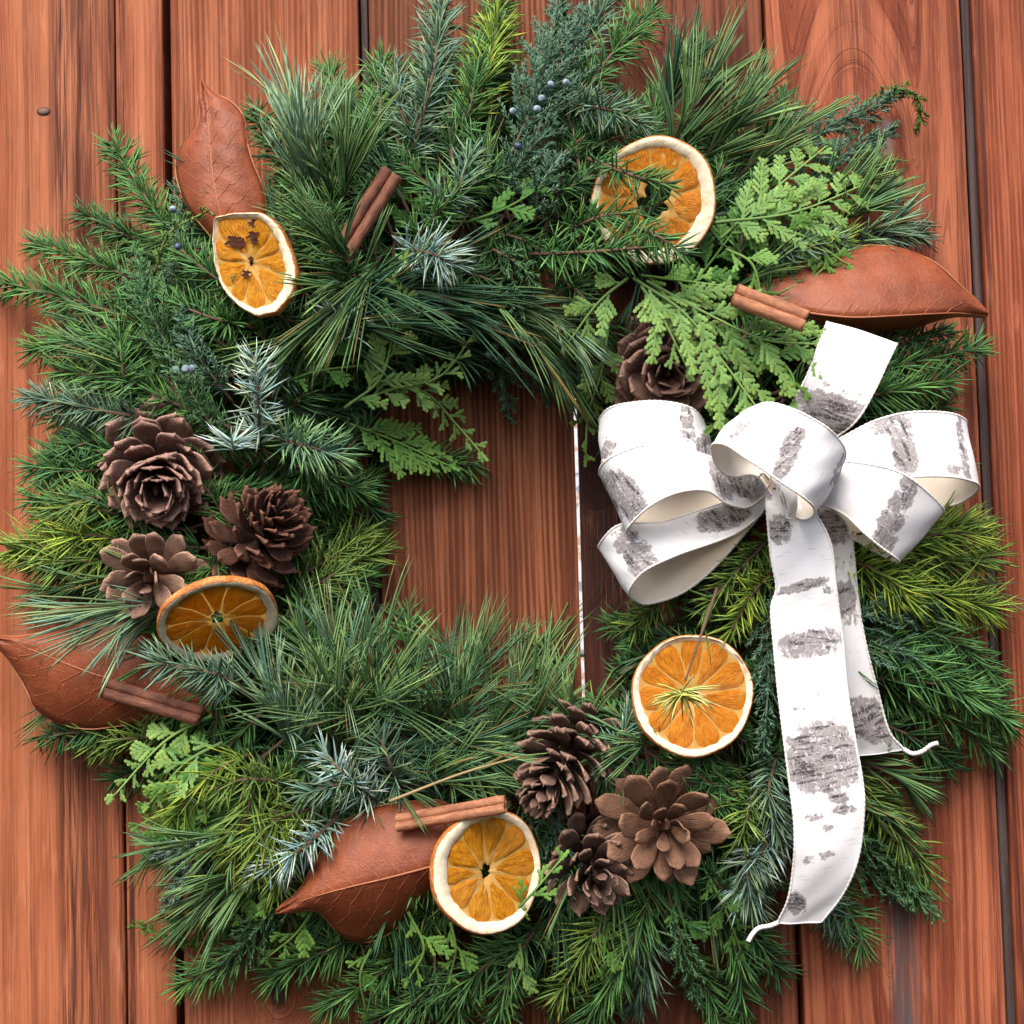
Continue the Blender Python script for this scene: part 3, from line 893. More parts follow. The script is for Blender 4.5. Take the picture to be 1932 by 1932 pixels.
# lower centre left
F([(760, 1500), (735, 1440), (715, 1380)], 60, 'blue', 35, ang=66)
F([(720, 1520), (660, 1470), (610, 1420)], 60, 'silver', 30, ang=62, dens=.9)
F([(700, 1490), (640, 1480), (570, 1500)], 56, 'blue', 30)
PT([(560, 1440), (530, 1350), (500, 1290)], 170, 120, 'ppale', 25, spread=26, droop=0)
PT([(640, 1440), (630, 1350), (620, 1290)], 180, 120, 'pine', 25, spread=24, droop=0)
PT([(700, 1430), (710, 1330), (720, 1270)], 170, 100, 'pine', 15, spread=24, droop=0)
PT([(600, 1330), (590, 1250), (560, 1190)], 120, 80, 'pine', 10, spread=34, droop=0)
F([(600, 1300), (580, 1210), (570, 1130)], 58, 'fir', 5)
F([(690, 1290), (680, 1200), (665, 1130)], 66, 'fir', -10)
F([(760, 1320), (770, 1230), (770, 1150)], 66, 'fir', -20, dens=.8)
PT([(830, 1440), (850, 1350), (890, 1280)], 190, 90, 'pine', -10, spread=30, droop=0)
PT([(900, 1440), (950, 1340), (1000, 1260)], 190, 90, 'pine', -10, spread=28, droop=0)
PT([(960, 1440), (1010, 1340), (1040, 1260)], 190, 80, 'pine', -20, spread=22, droop=0)
PT([(900, 1420), (860, 1360), (820, 1330)], 160, 70, 'pine', 5, spread=30, droop=0)
PT([(640, 1440), (760, 1420), (850, 1410)], 190, 100, 'pdark', 5, spread=26)
PT([(720, 1500), (820, 1470), (900, 1450)], 170, 100, 'pine', 20, spread=24)
PT([(780, 1380), (860, 1400), (930, 1430)], 150, 80, 'pine', 20, spread=30)
PT([(1120, 1420), (1080, 1350), (1060, 1290)], 150, 60, 'pine', -20, spread=30, droop=0)
F([(1120, 1480), (1160, 1420), (1190, 1350)], 50, 'blue', 5)
F([(480, 1310), (400, 1270), (290, 1250)], 60, 'blue', 75, ang=58, s0=.15)
# left side
PT([(380, 1130), (260, 1150), (190, 1155)], 200, 90, 'ppale', 25, spread=13, droop=.16)
PT([(300, 1080), (200, 1090), (120, 1110)], 140, 70, 'pine', 0, spread=20)
F([(300, 990), (180, 960), (60, 940)], 66, 'fir', 0)
F([(280, 1030), (150, 1010), (20, 1040)], 76, 'lime', 5, ang=42, dens=.8)
F([(260, 1040), (140, 1060), (20, 1040)], 70, 'olive', 0)
F([(250, 960), (170, 940), (90, 980)], 70, 'olive', 10, ang=46)
F([(230, 880), (150, 890), (60, 880)], 66, 'fir', -10)
F([(230, 820), (150, 840), (80, 880)], 60, 'deep', -10)
F([(340, 800), (190, 775), (52, 748)], 56, 'blue', 10, ang=60, stem=5)
F([(360, 760), (240, 720), (110, 700)], 60, 'fir', -5)
F([(240, 770), (232, 700), (225, 625)], 62, 'fir', 20)
PT([(340, 740), (220, 680), (140, 640)], 140, 100, 'pine', 5, spread=26)
F([(380, 680), (240, 640), (60, 660)], 66, 'fir', 0)
PT([(330, 620), (230, 620), (150, 615)], 130, 80, 'pine', 0, spread=28)
JU([(420, 840), (360, 740), (300, 650)], 60, 'jgreen', 20)
JU([(440, 760), (380, 680), (340, 590)], 70, 'jun', 20)
# inner left
F([(490, 850), (487, 750), (480, 672)], 62, 'silver', 40, ang=58, dens=.9)
F([(560, 700), (520, 720), (470, 700)], 50, 'blue', 0)
F([(440, 850), (440, 842), (441, 832)], 64, 'silver', 45, ang=75, dens=4.0, s0=.0)
F([(520, 830), (590, 845), (640, 862)], 72, 'mix', 60, ang=62, dens=1.7, stem=5)
F([(560, 880), (620, 900), (680, 930)], 64, 'fir', 30)
F([(640, 900), (680, 940), (720, 980)], 56, 'deep', -10)
F([(650, 640), (655, 620), (662, 596)], 72, 'silver', 25, ang=72, dens=2.6, s0=0)
F([(690, 840), (790, 860), (905, 880)], 58, 'fir', -10, ang=50)
CE([(650, 770), (720, 710), (745, 600), (765, 490)], 85, 'cbright', 45, tilt=(.2, .1, 1), taper=.9)
CE([(660, 760), (740, 735), (830, 710), (888, 640)], 42, 'cbright', 35, tilt=(0, .4, 1), sp=20, taper=.5)
CE([(720, 735), (800, 740), (860, 800), (908, 855)], 48, 'cbright', 30, tilt=(0, .3, 1), sp=18, taper=.6)
CE([(660, 800), (740, 830), (850, 880)], 75, 'cedar', 15, sp=16)
CE([(610, 740), (620, 690), (640, 640)], 70, 'cdark', 15)
CE([(540, 720), (600, 700), (680, 690)], 55, 'cdark', 15)
F([(540, 1140), (620, 1090), (715, 1035)], 70, 'olive', 15, ang=48)
F([(560, 1090), (630, 1050), (690, 1000)], 62, 'olive', 0)
F([(580, 1170), (640, 1120), (700, 1080)], 60, 'fir', 0)
F([(620, 990), (660, 1010), (710, 1040)], 54, 'olive', -20)
# inner top
PT([(560, 640), (680, 600), (780, 590)], 240, 130, 'pdark', 10, spread=18, droop=.04)
PT([(620, 560), (720, 545), (800, 545)], 240, 130, 'pdark', 10, spread=16, droop=.10)
PT([(780, 580), (900, 590), (980, 620)], 220, 110, 'pdark', 5, spread=18, droop=.3)
PT([(860, 560), (960, 580), (1030, 640)], 190, 110, 'pine', 10, spread=18, droop=.3)
PT([(700, 560), (640, 540), (600, 600)], 150, 60, 'pine', 10, spread=20)
PT([(730, 470), (660, 560), (560, 640)], 200, 70, 'pine', 30, spread=10)
F([(760, 470), (820, 480), (852, 500)], 68, 'silver', 60, ang=58, dens=1.3, stem=5)
F([(700, 640), (800, 660), (900, 640)], 56, 'deep', -25)
F([(800, 700), (880, 690), (920, 660)], 54, 'deep', -30)
JU([(900, 620), (945, 700), (960, 790)], 50, 'jun', -10)
JU([(940, 640), (1000, 690), (1040, 760)], 55, 'jun', -20)
JU([(960, 500), (975, 560), (1000, 640)], 45, 'jgreen', 30, sp=10)
JU([(930, 470), (980, 500), (1010, 540)], 50, 'jgreen', 30)
F([(1060, 440), (1130, 410), (1190, 400)], 52, 'fir', 35)
CE([(880, 420), (960, 390), (1040, 340)], 65, 'cdark', 20)
CE([(900, 380), (900, 330), (890, 290)], 40, 'cdark', 10)
F([(1000, 480), (1120, 475), (1235, 465)], 66, 'fir', 75, ang=60, dens=.8)
F([(1160, 420), (1230, 440), (1290, 480)], 56, 'fir', 85, ang=56, dens=.75)
CE([(600, 1700), (560, 1760), (500, 1810)], 60, 'cedar', 30)
CE([(700, 1790), (680, 1840), (690, 1910)], 55, 'cedar', 25)
CE([(560, 1640), (480, 1680), (430, 1740)], 65, 'cedar', 35)
CE([(980, 1780), (985, 1830), (960, 1890)], 55, 'cbright', 25)
CE([(1150, 1740), (1140, 1800), (1150, 1870)], 55, 'cedar', 25)
CE([(420, 1400), (350, 1440), (280, 1520)], 70, 'cbright', 35)
F([(480, 1420), (400, 1460), (330, 1540)], 72, 'lime', 35, ang=44, dens=.7)
F([(540, 1500), (500, 1580), (480, 1660)], 76, 'lime', 40, ang=44, dens=.7)
F([(600, 1560), (540, 1600), (520, 1680)], 66, 'olive', 35, ang=50, dens=.7)
F([(1640, 1060), (1760, 1010), (1850, 1010)], 82, 'lime', 35, ang=44, dens=.8)
F([(1640, 1280), (1760, 1290), (1870, 1330)], 76, 'fir', 40, ang=50, dens=.9)
F([(1110, 300), (1190, 330), (1262, 350)], 50, 'fir', 80, ang=58, dens=.75)
# the bright cedar over the hole's upper right corner
CE([(1185, 525), (1130, 570), (1070, 650)], 70, 'cbright', 60, wd=4.6, sub=32)
CE([(1195, 525), (1290, 590), (1370, 690), (1450, 800)], 125, 'cbright', 60, wd=5.2, sub=30, sp=31, droopy=.6, taper=.5)
CE([(1220, 530), (1330, 590), (1440, 640), (1540, 650)], 135, 'cbright', 55, wd=5.2, sub=30, sp=31, droopy=.6, taper=.5)
CE([(1210, 540), (1250, 600), (1300, 700)], 80, 'cbright', 65, wd=4.6, sub=32)
CE([(1150, 600), (1135, 700), (1110, 780), (1105, 862)], 60, 'cbright', 25, wd=4.5, sub=28)
CE([(1400, 690), (1390, 740), (1345, 805)], 60, 'cbright', 60, wd=4.5)
CE([(1420, 640), (1490, 700), (1500, 760)], 70, 'cedar', 50, wd=4.5)
CE([(1210, 520), (1290, 530), (1370, 540)], 60, 'cedar', 35)
CE([(1500, 560), (1560, 500), (1600, 460)], 50, 'cedar', 20)
PT([(1000, 560), (1060, 620), (1090, 660)], 130, 60, 'ppale', 25, spread=18, droop=.1)

F([(520, 800), (560, 760), (600, 700)], 56, 'deep', -20)
F([(560, 900), (640, 860), (700, 800)], 56, 'deep', -20)
F([(600, 980), (650, 930), (710, 900)], 56, 'fir', -25)
F([(540, 960), (600, 930), (660, 960)], 56, 'deep', -20)
F([(580, 520), (660, 520), (740, 520)], 54, 'deep', -10)
F([(600, 700), (700, 690), (780, 650)], 56, 'deep', -30)
F([(820, 520), (900, 520), (980, 560)], 54, 'deep', -20)
F([(900, 440), (980, 450), (1050, 500)], 54, 'deep', -10)
F([(1000, 380), (1060, 360), (1120, 330)], 54, 'deep', -5)
F([(1040, 520), (1100, 560), (1140, 640)], 54, 'deep', -20)
F([(1180, 700), (1160, 760), (1150, 830)], 50, 'deep', -60)
PT([(760, 640), (860, 650), (950, 640)], 160, 90, 'pdark', -20, spread=24, droop=.1)
F([(420, 1240), (480, 1220), (560, 1180)], 54, 'deep', -10)
F([(1400, 1440), (1350, 1480), (1290, 1440)], 54, 'deep', -10)
F([(1440, 1700), (1380, 1690), (1330, 1640)], 56, 'deep', -10)

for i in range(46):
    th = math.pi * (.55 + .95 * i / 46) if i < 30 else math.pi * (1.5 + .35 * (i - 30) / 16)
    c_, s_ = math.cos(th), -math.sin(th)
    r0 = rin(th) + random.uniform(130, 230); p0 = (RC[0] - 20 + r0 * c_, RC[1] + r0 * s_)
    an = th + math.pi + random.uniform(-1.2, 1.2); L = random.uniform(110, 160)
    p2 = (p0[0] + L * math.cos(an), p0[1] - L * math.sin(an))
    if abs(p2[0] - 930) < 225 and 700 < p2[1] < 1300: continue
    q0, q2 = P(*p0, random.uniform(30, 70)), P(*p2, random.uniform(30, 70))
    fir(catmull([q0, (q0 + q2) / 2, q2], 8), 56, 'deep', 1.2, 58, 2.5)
for i in range(10):                      # loose long needles between the lower left and the hole
    x, y = random.uniform(470, 960), random.uniform(1290, 1450)
    an = random.uniform(.6, 2.4)
    PT([(x, y), (x + 45 * math.cos(an), y - 45 * math.sin(an)), (x + 80 * math.cos(an), y - 80 * math.sin(an))], random.uniform(170, 230), 44,
       random.choice(['pine', 'ppale', 'pine', 'pdark']), 10, spread=34, droop=.02, curl=.2, w=1.75)

# --- twig with a yellow tuft lying over the right slice, dry twig above the lower leaf
tw = [(1353, 1110), (1322, 1200), (1283, 1335)]
F([tw[0], tw[1], (1293, 1285)], 70, 'lime', 160, dens=.0001, stem=3.2, name='dry_twig')
F([(1284, 1300), (1286, 1306), (1287, 1313)], 66, 'yellow', 160, ang=78, dens=4.6, s0=0, flat=.3, stem=2.2)
g = Geo(); tube_geo(g, wpath([(980, 1428), (870, 1460), (735, 1512)], 95), np.linspace(1.6, 3.0, 17), 5, (0.30, 0.22, 0.11)); g.build('dry_twig', M_TWIG, wreath, True)

# --- juniper berries
nb = NT('berry_skin'); v = nb.obj_units()
nb.set(Base_Color=nb.mix(nb.step(nb.noise(v, 0.15, 3), .4, .62), (0.10, 0.15, 0.19), (0.28, 0.37, 0.42)), Roughness=0.6)
nd = NT('berry_skin'); v = nd.obj_units()
nd.set(Base_Color=nd.mix(nd.step(nd.noise(v, 0.15, 3), .45, .65), (0.018, 0.03, 0.08), (0.10, 0.15, 0.26)), Roughness=0.5)
ng = NT('berry_skin'); v = ng.obj_units()
ng.set(Base_Color=ng.mix(ng.step(ng.noise(v, 0.15, 3), .4, .62), (0.05, 0.12, 0.08), (0.13, 0.23, 0.19)), Roughness=0.55)
def ball_mesh(name, mat, r):
    import bmesh
    bm = bmesh.new(); bmesh.ops.create_uvsphere(bm, u_segments=14, v_segments=9, radius=r * S)
    for vv in bm.verts:
        vv.co.z *= 1.1
        if vv.co.z > r * S * 1.0: vv.co.z -= r * S * .18
    for f in bm.faces: f.smooth = True
    me = bpy.data.meshes.new(name); bm.to_mesh(me); bm.free(); me.materials.append(mat); return me
BM = {'p': ball_mesh('berry', nb.mat, 6.8), 'd': ball_mesh('berry', nd.mat, 6.6), 'g': ball_mesh('berry', ng.mat, 8.6)}
for bx, by, kk, dh in [(1022, 186, 'p', 95), (1013, 206, 'p', 95), (968, 210, 'p', 90), (1039, 160, 'p', 80), (1068, 156, 'p', 70), (978, 276, 'd', 60),
                       (326, 395, 'p', 40), (336, 465, 'd', 65), (350, 697, 'p', 70), (362, 696, 'p', 66), (331, 700, 'g', 50), (924, 669, 'g', 30), (933, 655, 'g', 26),
                       (958, 682, 'g', 15), (942, 676, 'g', 20), (905, 640, 'g', 10), (640, 640, 'p', 60)]:
    o = link(bpy.data.objects.new('berry', BM[kk]))
    place(o, toworld(P(bx, by, hprof(bx, by) + dh)), wreath)
    o.rotation_euler = (random.uniform(0, 6), random.uniform(0, 6), 0)

# ------------------------------------------------------------------ shared surface builder
def grid_obj(name, rows, mats, parent, smooth=True, close=False, midx=None, attr=None, attrname='mark', origin=None):
    """rows: (n, m, 3) W points -> quad sheet"""
    rows = np.asarray(rows, float); n, m_ = rows.shape[:2]
    V = toworld(rows.reshape(-1, 3)); c = V.mean(0) if origin is None else np.array(origin)
    F = []
    for i in range(n - 1):
        for j in range(m_ - 1 if not close else m_):
            a, b = i * m_ + j, i * m_ + (j + 1) % m_
            F.append((a, b, b + m_, a + m_))
    me = bpy.data.meshes.new(name)
    me.from_pydata([tuple(q) for q in V - c], [], F)
    for mm in mats: me.materials.append(mm)
    if midx is not None: me.polygons.foreach_set('material_index', np.array(midx, np.int32))
    if smooth: me.polygons.foreach_set('use_smooth', np.ones(len(F), bool))
    if attr is not None:
        at = me.attributes.new(attrname, 'FLOAT', 'POINT'); at.data.foreach_set('value', np.asarray(attr, np.float32).ravel())
    me.update()
    o = link(bpy.data.objects.new(name, me)); place(o, c, parent)
    return o

# ------------------------------------------------------------------ magnolia leaves
n = NT('leaf_skin'); v = n.obj_units()
bl = n.noise(v, 0.012, 4, .6); fi = n.noise(v, 0.25, 4, .65); bg2 = n.noise(v, 0.03, 3, .6)
c = n.mix(n.step(bl, .32, .68), (0.255, 0.066, 0.025), (0.175, 0.042, 0.017))
c = n.mix(n.m('MULTIPLY', n.step(bg2, .55, .72), .5), c, (0.10, 0.028, 0.015))
c = n.mix(n.m('MULTIPLY', n.step(fi, .5, .75), .25), c, (0.36, 0.13, 0.06))
vo = n.new('ShaderNodeTexVoronoi'); vo.feature = 'DISTANCE_TO_EDGE'; vo.inputs['Scale'].default_value = .055; n.put(vo.inputs['Vector'], v)
net = n.step(vo.outputs['Distance'], .0, .09, True)
c = n.mix(n.m('MULTIPLY', net, .07), c, (0.36, 0.13, 0.06))
stain = n.step(n.noise(v, .022, 5, .7), .60, .70)
c = n.mix(n.m('MULTIPLY', stain, .3), c, (0.10, 0.030, 0.016))
sp = n.noise(v, 0.16, 1, .5)
c = n.mix(n.m('MULTIPLY', n.step(sp, .76, .79), .8), c, (0.50, 0.22, 0.12))
n.set(Base_Color=c, Roughness=0.46); n.b.inputs['Specular IOR Level'].default_value = 0.28
n.bump(n.m('ADD', n.m('ADD', fi, n.m('MULTIPLY', bg2, 1.6)), n.m('MULTIPLY', net, .25)), 0.4, 0.0008)
M_LEAF = n.mat
n = NT('leaf_rim'); n.set(Base_Color=(0.36, 0.15, 0.06), Roughness=.6); M_RIM = n.mat
n = NT('leaf_vein'); n.set(Base_Color=(0.34, 0.11, 0.048), Roughness=.55); M_VEIN = n.mat

def leaf(label, mid, lo, hi, nveins=7, cup=10, vein_side=(1, 1)):
    """mid, lo, hi: edge lines from tip to base as (px, py, h)"""
    K = 40
    def line(pts): return resample(catmull([P(*p) for p in pts], 10), K)
    A, Mi, B = line(lo), line(mid), line(hi)
    root = empty('magnolia_leaf', Mi[K // 2], label, 'leaf', 'rust brown magnolia leaves in the wreath')
    m_ = 8
    rows = []
    for i in range(K):
        r = []
        for j in range(m_): 
            t = j / m_
            r.append(A[i] * (1 - t) + Mi[i] * t + np.array([0, 0, cup * math.sin(math.pi * t)]))
        for j in range(m_ + 1):
            t = j / m_
            r.append(Mi[i] * (1 - t) + B[i] * t + np.array([0, 0, cup * math.sin(math.pi * t)]))
        rows.append(r)
    rows = np.array(rows)
    # low ripples between the veins
    ii = np.arange(K)[:, None] / K; jj = np.abs(np.linspace(-1, 1, 2 * m_ + 1))[None]
    rows[..., 2] += 2.2 * np.sin((ii * nveins - jj * 1.2) * 2 * np.pi) * jj * (1 - jj) * 2.5
    rows[..., 2] += rng.normal(0, .35, rows.shape[:2]) + 3.0 * np.sin(ii * 17 + 1.3) * jj ** 2
    blade = grid_obj('blade', rows, [M_LEAF], root)
    so = blade.modifiers.new('thick', 'SOLIDIFY'); so.thickness = 1.6 * S; so.offset = 0
    for E, nm in ((A, 'rim'), (B, 'rim')):
        g = Geo(); tube_geo(g, E + np.array([0, 0, .4]), 1.4, 6, (.4, .2, .1)); g.build('rim', M_RIM, root, True)
    g = Geo(); tube_geo(g, Mi + np.array([0, 0, .6]), np.linspace(.8, 2.4, K), 6, (.4, .2, .1)); g.build('midrib', M_VEIN, root, True)
    for s_, off in ((0, -1), (1, 1)):
        if not vein_side[s_]: continue
        for k in range(nveins):
            i0 = int(K * (.18 + .74 * (k + .5 * s_) / nveins)); pts = []
            for q in range(9):
                t = q / 8 * .86
                i = max(0, i0 - int(round(t * 8))); f = t * m_
                j = m_ + off * f; j0 = int(math.floor(j)); fr = j - j0
                p = rows[i, j0] * (1 - fr) + rows[i, min(j0 + 1, 2 * m_)] * fr
                pts.append(p + np.array([0, 0, 1.3]))
            g = Geo(); tube_geo(g, catmull(pts, 3), np.linspace(.7, .3, 25), 5, (.4, .2, .1)); g.build('vein', M_VEIN, root, True)
    return root

leaf('upright rust brown magnolia leaf with curled tip above the squashed orange slice',
     [(381, 155, 135), (389, 190, 160), (397, 284, 190), (405, 351, 205), (416, 402, 210), (432, 455, 200)],
     [(380, 154, 135), (373, 185, 158), (377, 207, 158), (371, 241, 158), (341, 278, 150), (331, 311, 152), (338, 355, 165), (361, 400, 180), (400, 450, 190)],
     [(384, 156, 135), (402, 174, 140), (435, 191, 158), (459, 218, 170), (464, 254, 180), (475, 301, 190), (495, 351, 190), (502, 405, 190), (480, 460, 190)])
leaf('large folded rust brown magnolia leaf pointing right above the ribbon bow',
     [(1861, 597, 150), (1827, 592, 170), (1787, 591, 205), (1687, 596, 235), (1620, 599, 240), (1569, 596, 235), (1516, 588, 220), (1430, 565, 190)],
     [(1860, 599, 140), (1800, 598, 130), (1745, 612, 105), (1705, 632, 100), (1640, 648, 100), (1580, 650, 100), (1520, 640, 100), (1440, 600, 130)],
     [(1862, 594, 150), (1853, 576, 150), (1814, 540, 165), (1770, 499, 160), (1730, 479, 155), (1687, 466, 155), (1636, 463, 155), (1603, 469, 160), (1569, 486, 165), (1499, 493, 165), (1410, 520, 150)],
     vein_side=(0, 1))
leaf('broad rust brown magnolia leaf running off the left edge of the picture',
     [(-40, 1192, 110), (0, 1206, 120), (67, 1229, 150), (161, 1266, 175), (234, 1289, 185), (300, 1311, 185), (400, 1340, 175)],
     [(-42, 1196, 110), (0, 1226, 105), (40, 1284, 105), (54, 1311, 108), (67, 1335, 112), (97, 1358, 118), (134, 1371, 125), (174, 1376, 130), (234, 1369, 140), (335, 1361, 150), (410, 1352, 155)],
     [(-40, 1188, 110), (0, 1199, 110), (40, 1200, 118), (100, 1188, 130), (167, 1169, 145), (205, 1163, 150), (240, 1168, 155), (285, 1195, 160), (330, 1250, 165), (400, 1310, 165)])
leaf('rust brown magnolia leaf with upturned tip beside the lower orange slice',
     [(521, 1720, 205), (570, 1699, 225), (646, 1677, 240), (730, 1657, 245), (814, 1635, 240), (880, 1618, 215)],
     [(523, 1723, 200), (560, 1721, 200), (596, 1718, 190), (622, 1742, 165), (646, 1767, 150), (680, 1778, 148), (714, 1772, 150), (747, 1753, 155), (780, 1717, 165), (814, 1686, 175), (870, 1650, 180)],
     [(522, 1716, 205), (540, 1700, 205), (566, 1676, 200), (595, 1625, 190), (615, 1588, 185), (646, 1552, 185), (697, 1526, 190), (747, 1515, 190), (797, 1511, 190), (841, 1514, 190), (900, 1560, 185)])

# ------------------------------------------------------------------ cinnamon sticks
def cin_mat(nm, ca, cb, cd, ce):
  n = NT(nm); v = n.obj_units()
  uvx, uvy, _ = n.sep(n.attr('tint')[1])
  fib = n.noise(n.comb(n.m('MULTIPLY', uvx, 3.0), n.m('MULTIPLY', uvy, 26.0), 0.0), 1.0, 4, .65)
  blo = n.noise(v, 0.05, 3, .6); sp = n.noise(v, 0.3, 4, .7)
  c = n.mix(n.step(fib, .3, .7), ca, cb)
  c = n.mix(n.m('MULTIPLY', n.step(blo, .45, .7), .6), c, cd)
  c = n.mix(n.m('MULTIPLY', n.step(sp, .55, .72), .5), c, ce)
  n.set(Base_Color=c, Roughness=.75); n.bump(n.m('ADD', fib, n.m('MULTIPLY', sp, .6)), .5, .0006)
  return n.mat
M_CIND = cin_mat('cinnamon_bark', (0.25, 0.090, 0.045), (0.10, 0.033, 0.019), (0.07, 0.025, 0.016), (0.36, 0.17, 0.10))
M_CINT = cin_mat('cinnamon_bark', (0.44, 0.190, 0.088), (0.24, 0.085, 0.040), (0.17, 0.06, 0.032), (0.52, 0.27, 0.15))
n = NT('cinnamon_core'); n.set(Base_Color=(0.12, 0.045, 0.026), Roughness=.85); M_CINC = n.mat

def cinnamon(label, a, b, width, up_hint, mat=None):
    """a quill rolled in from both sides; a, b ends as (px, py, h); width of the pair"""
    A, B = P(*a), P(*b); ax = nrm(B - A); L = np.linalg.norm(B - A)
    hh = nrm(np.array(up_hint, float)); hh = nrm(hh - ax * np.dot(hh, ax)); sd_ = np.cross(hh, ax)
    R = width / 4.0
    root = empty('cinnamon_stick', (A + B) / 2, label, 'cinnamon', 'cinnamon sticks tucked into the wreath')
    # section: two scrolls joined by their shared back
    def scroll(sgn):
        pts = []
        for t in np.linspace(0, 1, 26):
            an = -math.pi / 2 + t * 2.9 * math.pi
            rr = R * (1.0 - .26 * t)
            pts.append((sgn * (R + rr * math.cos(an) * -1), rr * math.sin(an)))
        return pts
    for sgn in (-1, 1):
        sec = [(0, -R)] + scroll(sgn)[1:] if False else scroll(sgn)
        sec = np.array(sec)
        th = 2.6
        d = nrm(np.gradient(sec, axis=0)); nn = np.stack([-d[:, 1], d[:, 0]], 1)
        loop = np.vstack([sec + nn * th * .5, (sec - nn * th * .5)[::-1]])
        ns = 26; rows = []; V = []; Cc = []
        wob = np.cumsum(rng.normal(0, .22, ns)); wob -= np.linspace(wob[0], wob[-1], ns)
        sw_ = 1 + rng.normal(0, .012, ns)
        ends = rng.normal(0, 1.3, len(loop)) ; ends = np.convolve(np.tile(ends, 3), np.ones(5) / 5, 'same')[len(loop):2 * len(loop)]
        for i in range(ns):
            t = i / (ns - 1)
            for j, (x, y) in enumerate(loop):
                e = ends[j] * (1 if i in (0, ns - 1) else 0) * 1.6
                V.append(A + ax * (L * t + e) + sd_ * (x * sw_[i] + wob[i]) + hh * (y * sw_[i]))
                Cc.append((t * L / 90.0, j / len(loop), 0))
        m_ = len(loop); Fq = []
        for i in range(ns - 1):
            for j in range(m_):
                p, q = i * m_ + j, i * m_ + (j + 1) % m_
                Fq += [[p, q, q + m_], [p, q + m_, p + m_]]
        h2 = m_ // 2
        for base in (0, (ns - 1) * m_):
            for j in range(h2 - 1):
                p, q, r_, s_ = base + j, base + j + 1, base + m_ - 2 - j, base + m_ - 1 - j
                Fq += [[p, q, r_], [p, r_, s_]]
        g = Geo(); g.add(V, Fq, np.array(Cc)); g.build('roll', mat or M_CIND, root, True)
    return root
cinnamon('dark reddish cinnamon stick standing diagonally near the upper left', (640, 487, 205), (740, 326, 215), 44, (0.1, .1, 1))
cinnamon('tan cinnamon stick lying on the folded leaf above the bow', (1385, 556, 300), (1520, 607, 312), 45, (.25, .35, 1), M_CINT)
cinnamon('cinnamon stick lying on the broad leaf at the far left', (199, 1298, 215), (380, 1351, 225), 38, (0.0, .35, 1))
cinnamon('light tan cinnamon stick resting across the lower leaf and orange slice', (749, 1553, 235), (953, 1517, 285), 32, (.1, .6, 1), M_CINT)

# ------------------------------------------------------------------ orange slices
def flesh(nm, ca, cb, cc):
    n = NT(nm); v = n.obj_units()
    r, t, _ = n.sep(n.attr('tint')[1])
    rad = n.noise(n.comb(n.m('MULTIPLY', r, 5.0), n.m('MULTIPLY', t, 26.0), 0.0), 1.0, 4, .6)
    b1 = n.noise(v, 0.05, 3, .6)
    c = n.mix(n.step(rad, .30, .62), cb, ca)
    c = n.mix(n.m('MULTIPLY', n.step(b1, .5, .75), .55), c, cc)
    n.set(Base_Color=c, Roughness=0.4); n.b.inputs['Specular IOR Level'].default_value = .3
    n.bump(n.m('ADD', rad, n.m('MULTIPLY', b1, .8)), .9, .0013)
    tr = n.new('ShaderNodeBsdfTranslucent'); n.put(tr.inputs[0], c)
    ms = n.new('ShaderNodeMixShader'); ms.inputs[0].default_value = .42
    out = n.t.nodes['Material Output']
    n.t.links.new(n.b.outputs[0], ms.inputs[1]); n.t.links.new(tr.outputs[0], ms.inputs[2]); n.t.links.new(ms.outputs[0], out.inputs[0])
    return n.mat
M_FL = {'o': flesh('orange_flesh', (0.86, 0.34, 0.022), (0.55, 0.15, 0.008), (0.90, 0.52, 0.12)),
        'a': flesh('orange_flesh', (0.86, 0.39, 0.014), (0.45, 0.13, 0.006), (0.90, 0.54, 0.06)),
        'd': flesh('orange_flesh', (0.84, 0.36, 0.015), (0.50, 0.15, 0.006), (0.90, 0.50, 0.05))}
n = NT('orange_pith'); v = n.obj_units()
b1 = n.noise(v, 0.07, 4, .65); b2 = n.noise(v, .35, 3, .6)
n.set(Base_Color=n.mix(n.step(b1, .35, .75), (0.80, 0.72, 0.56), (0.74, 0.55, 0.32)), Roughness=.8)
n.bump(n.m('ADD', b1, n.m('MULTIPLY', b2, .6)), .5, .001); M_PITH = n.mat
n = NT('orange_membrane'); v = n.obj_units(); b1 = n.noise(v, 0.06, 4, .6)
n.set(Base_Color=n.mix(n.step(b1, .35, .7), (0.80, 0.52, 0.16), (0.74, 0.38, 0.06)), Roughness=.55); n.bump(b1, .4, .001)
tr = n.new('ShaderNodeBsdfTranslucent'); n.put(tr.inputs[0], (0.85, 0.50, 0.12))
ms = n.new('ShaderNodeMixShader'); ms.inputs[0].default_value = .5
n.t.links.new(n.b.outputs[0], ms.inputs[1]); n.t.links.new(tr.outputs[0], ms.inputs[2]); n.t.links.new(ms.outputs[0], n.t.nodes['Material Output'].inputs[0]); M_MEMB = n.mat
n = NT('orange_rind'); v = n.obj_units(); b1 = n.noise(v, 0.22, 3, .6); b2 = n.noise(v, .04, 3, .6)
n.set(Base_Color=n.mix(n.step(b1, .4, .65), (0.50, 0.155, 0.02), n.mix(n.step(b2, .45, .6), (0.34, 0.085, 0.012), (0.62, 0.32, 0.12))), Roughness=.6); n.bump(b1, .8, .001); M_RIND = n.mat

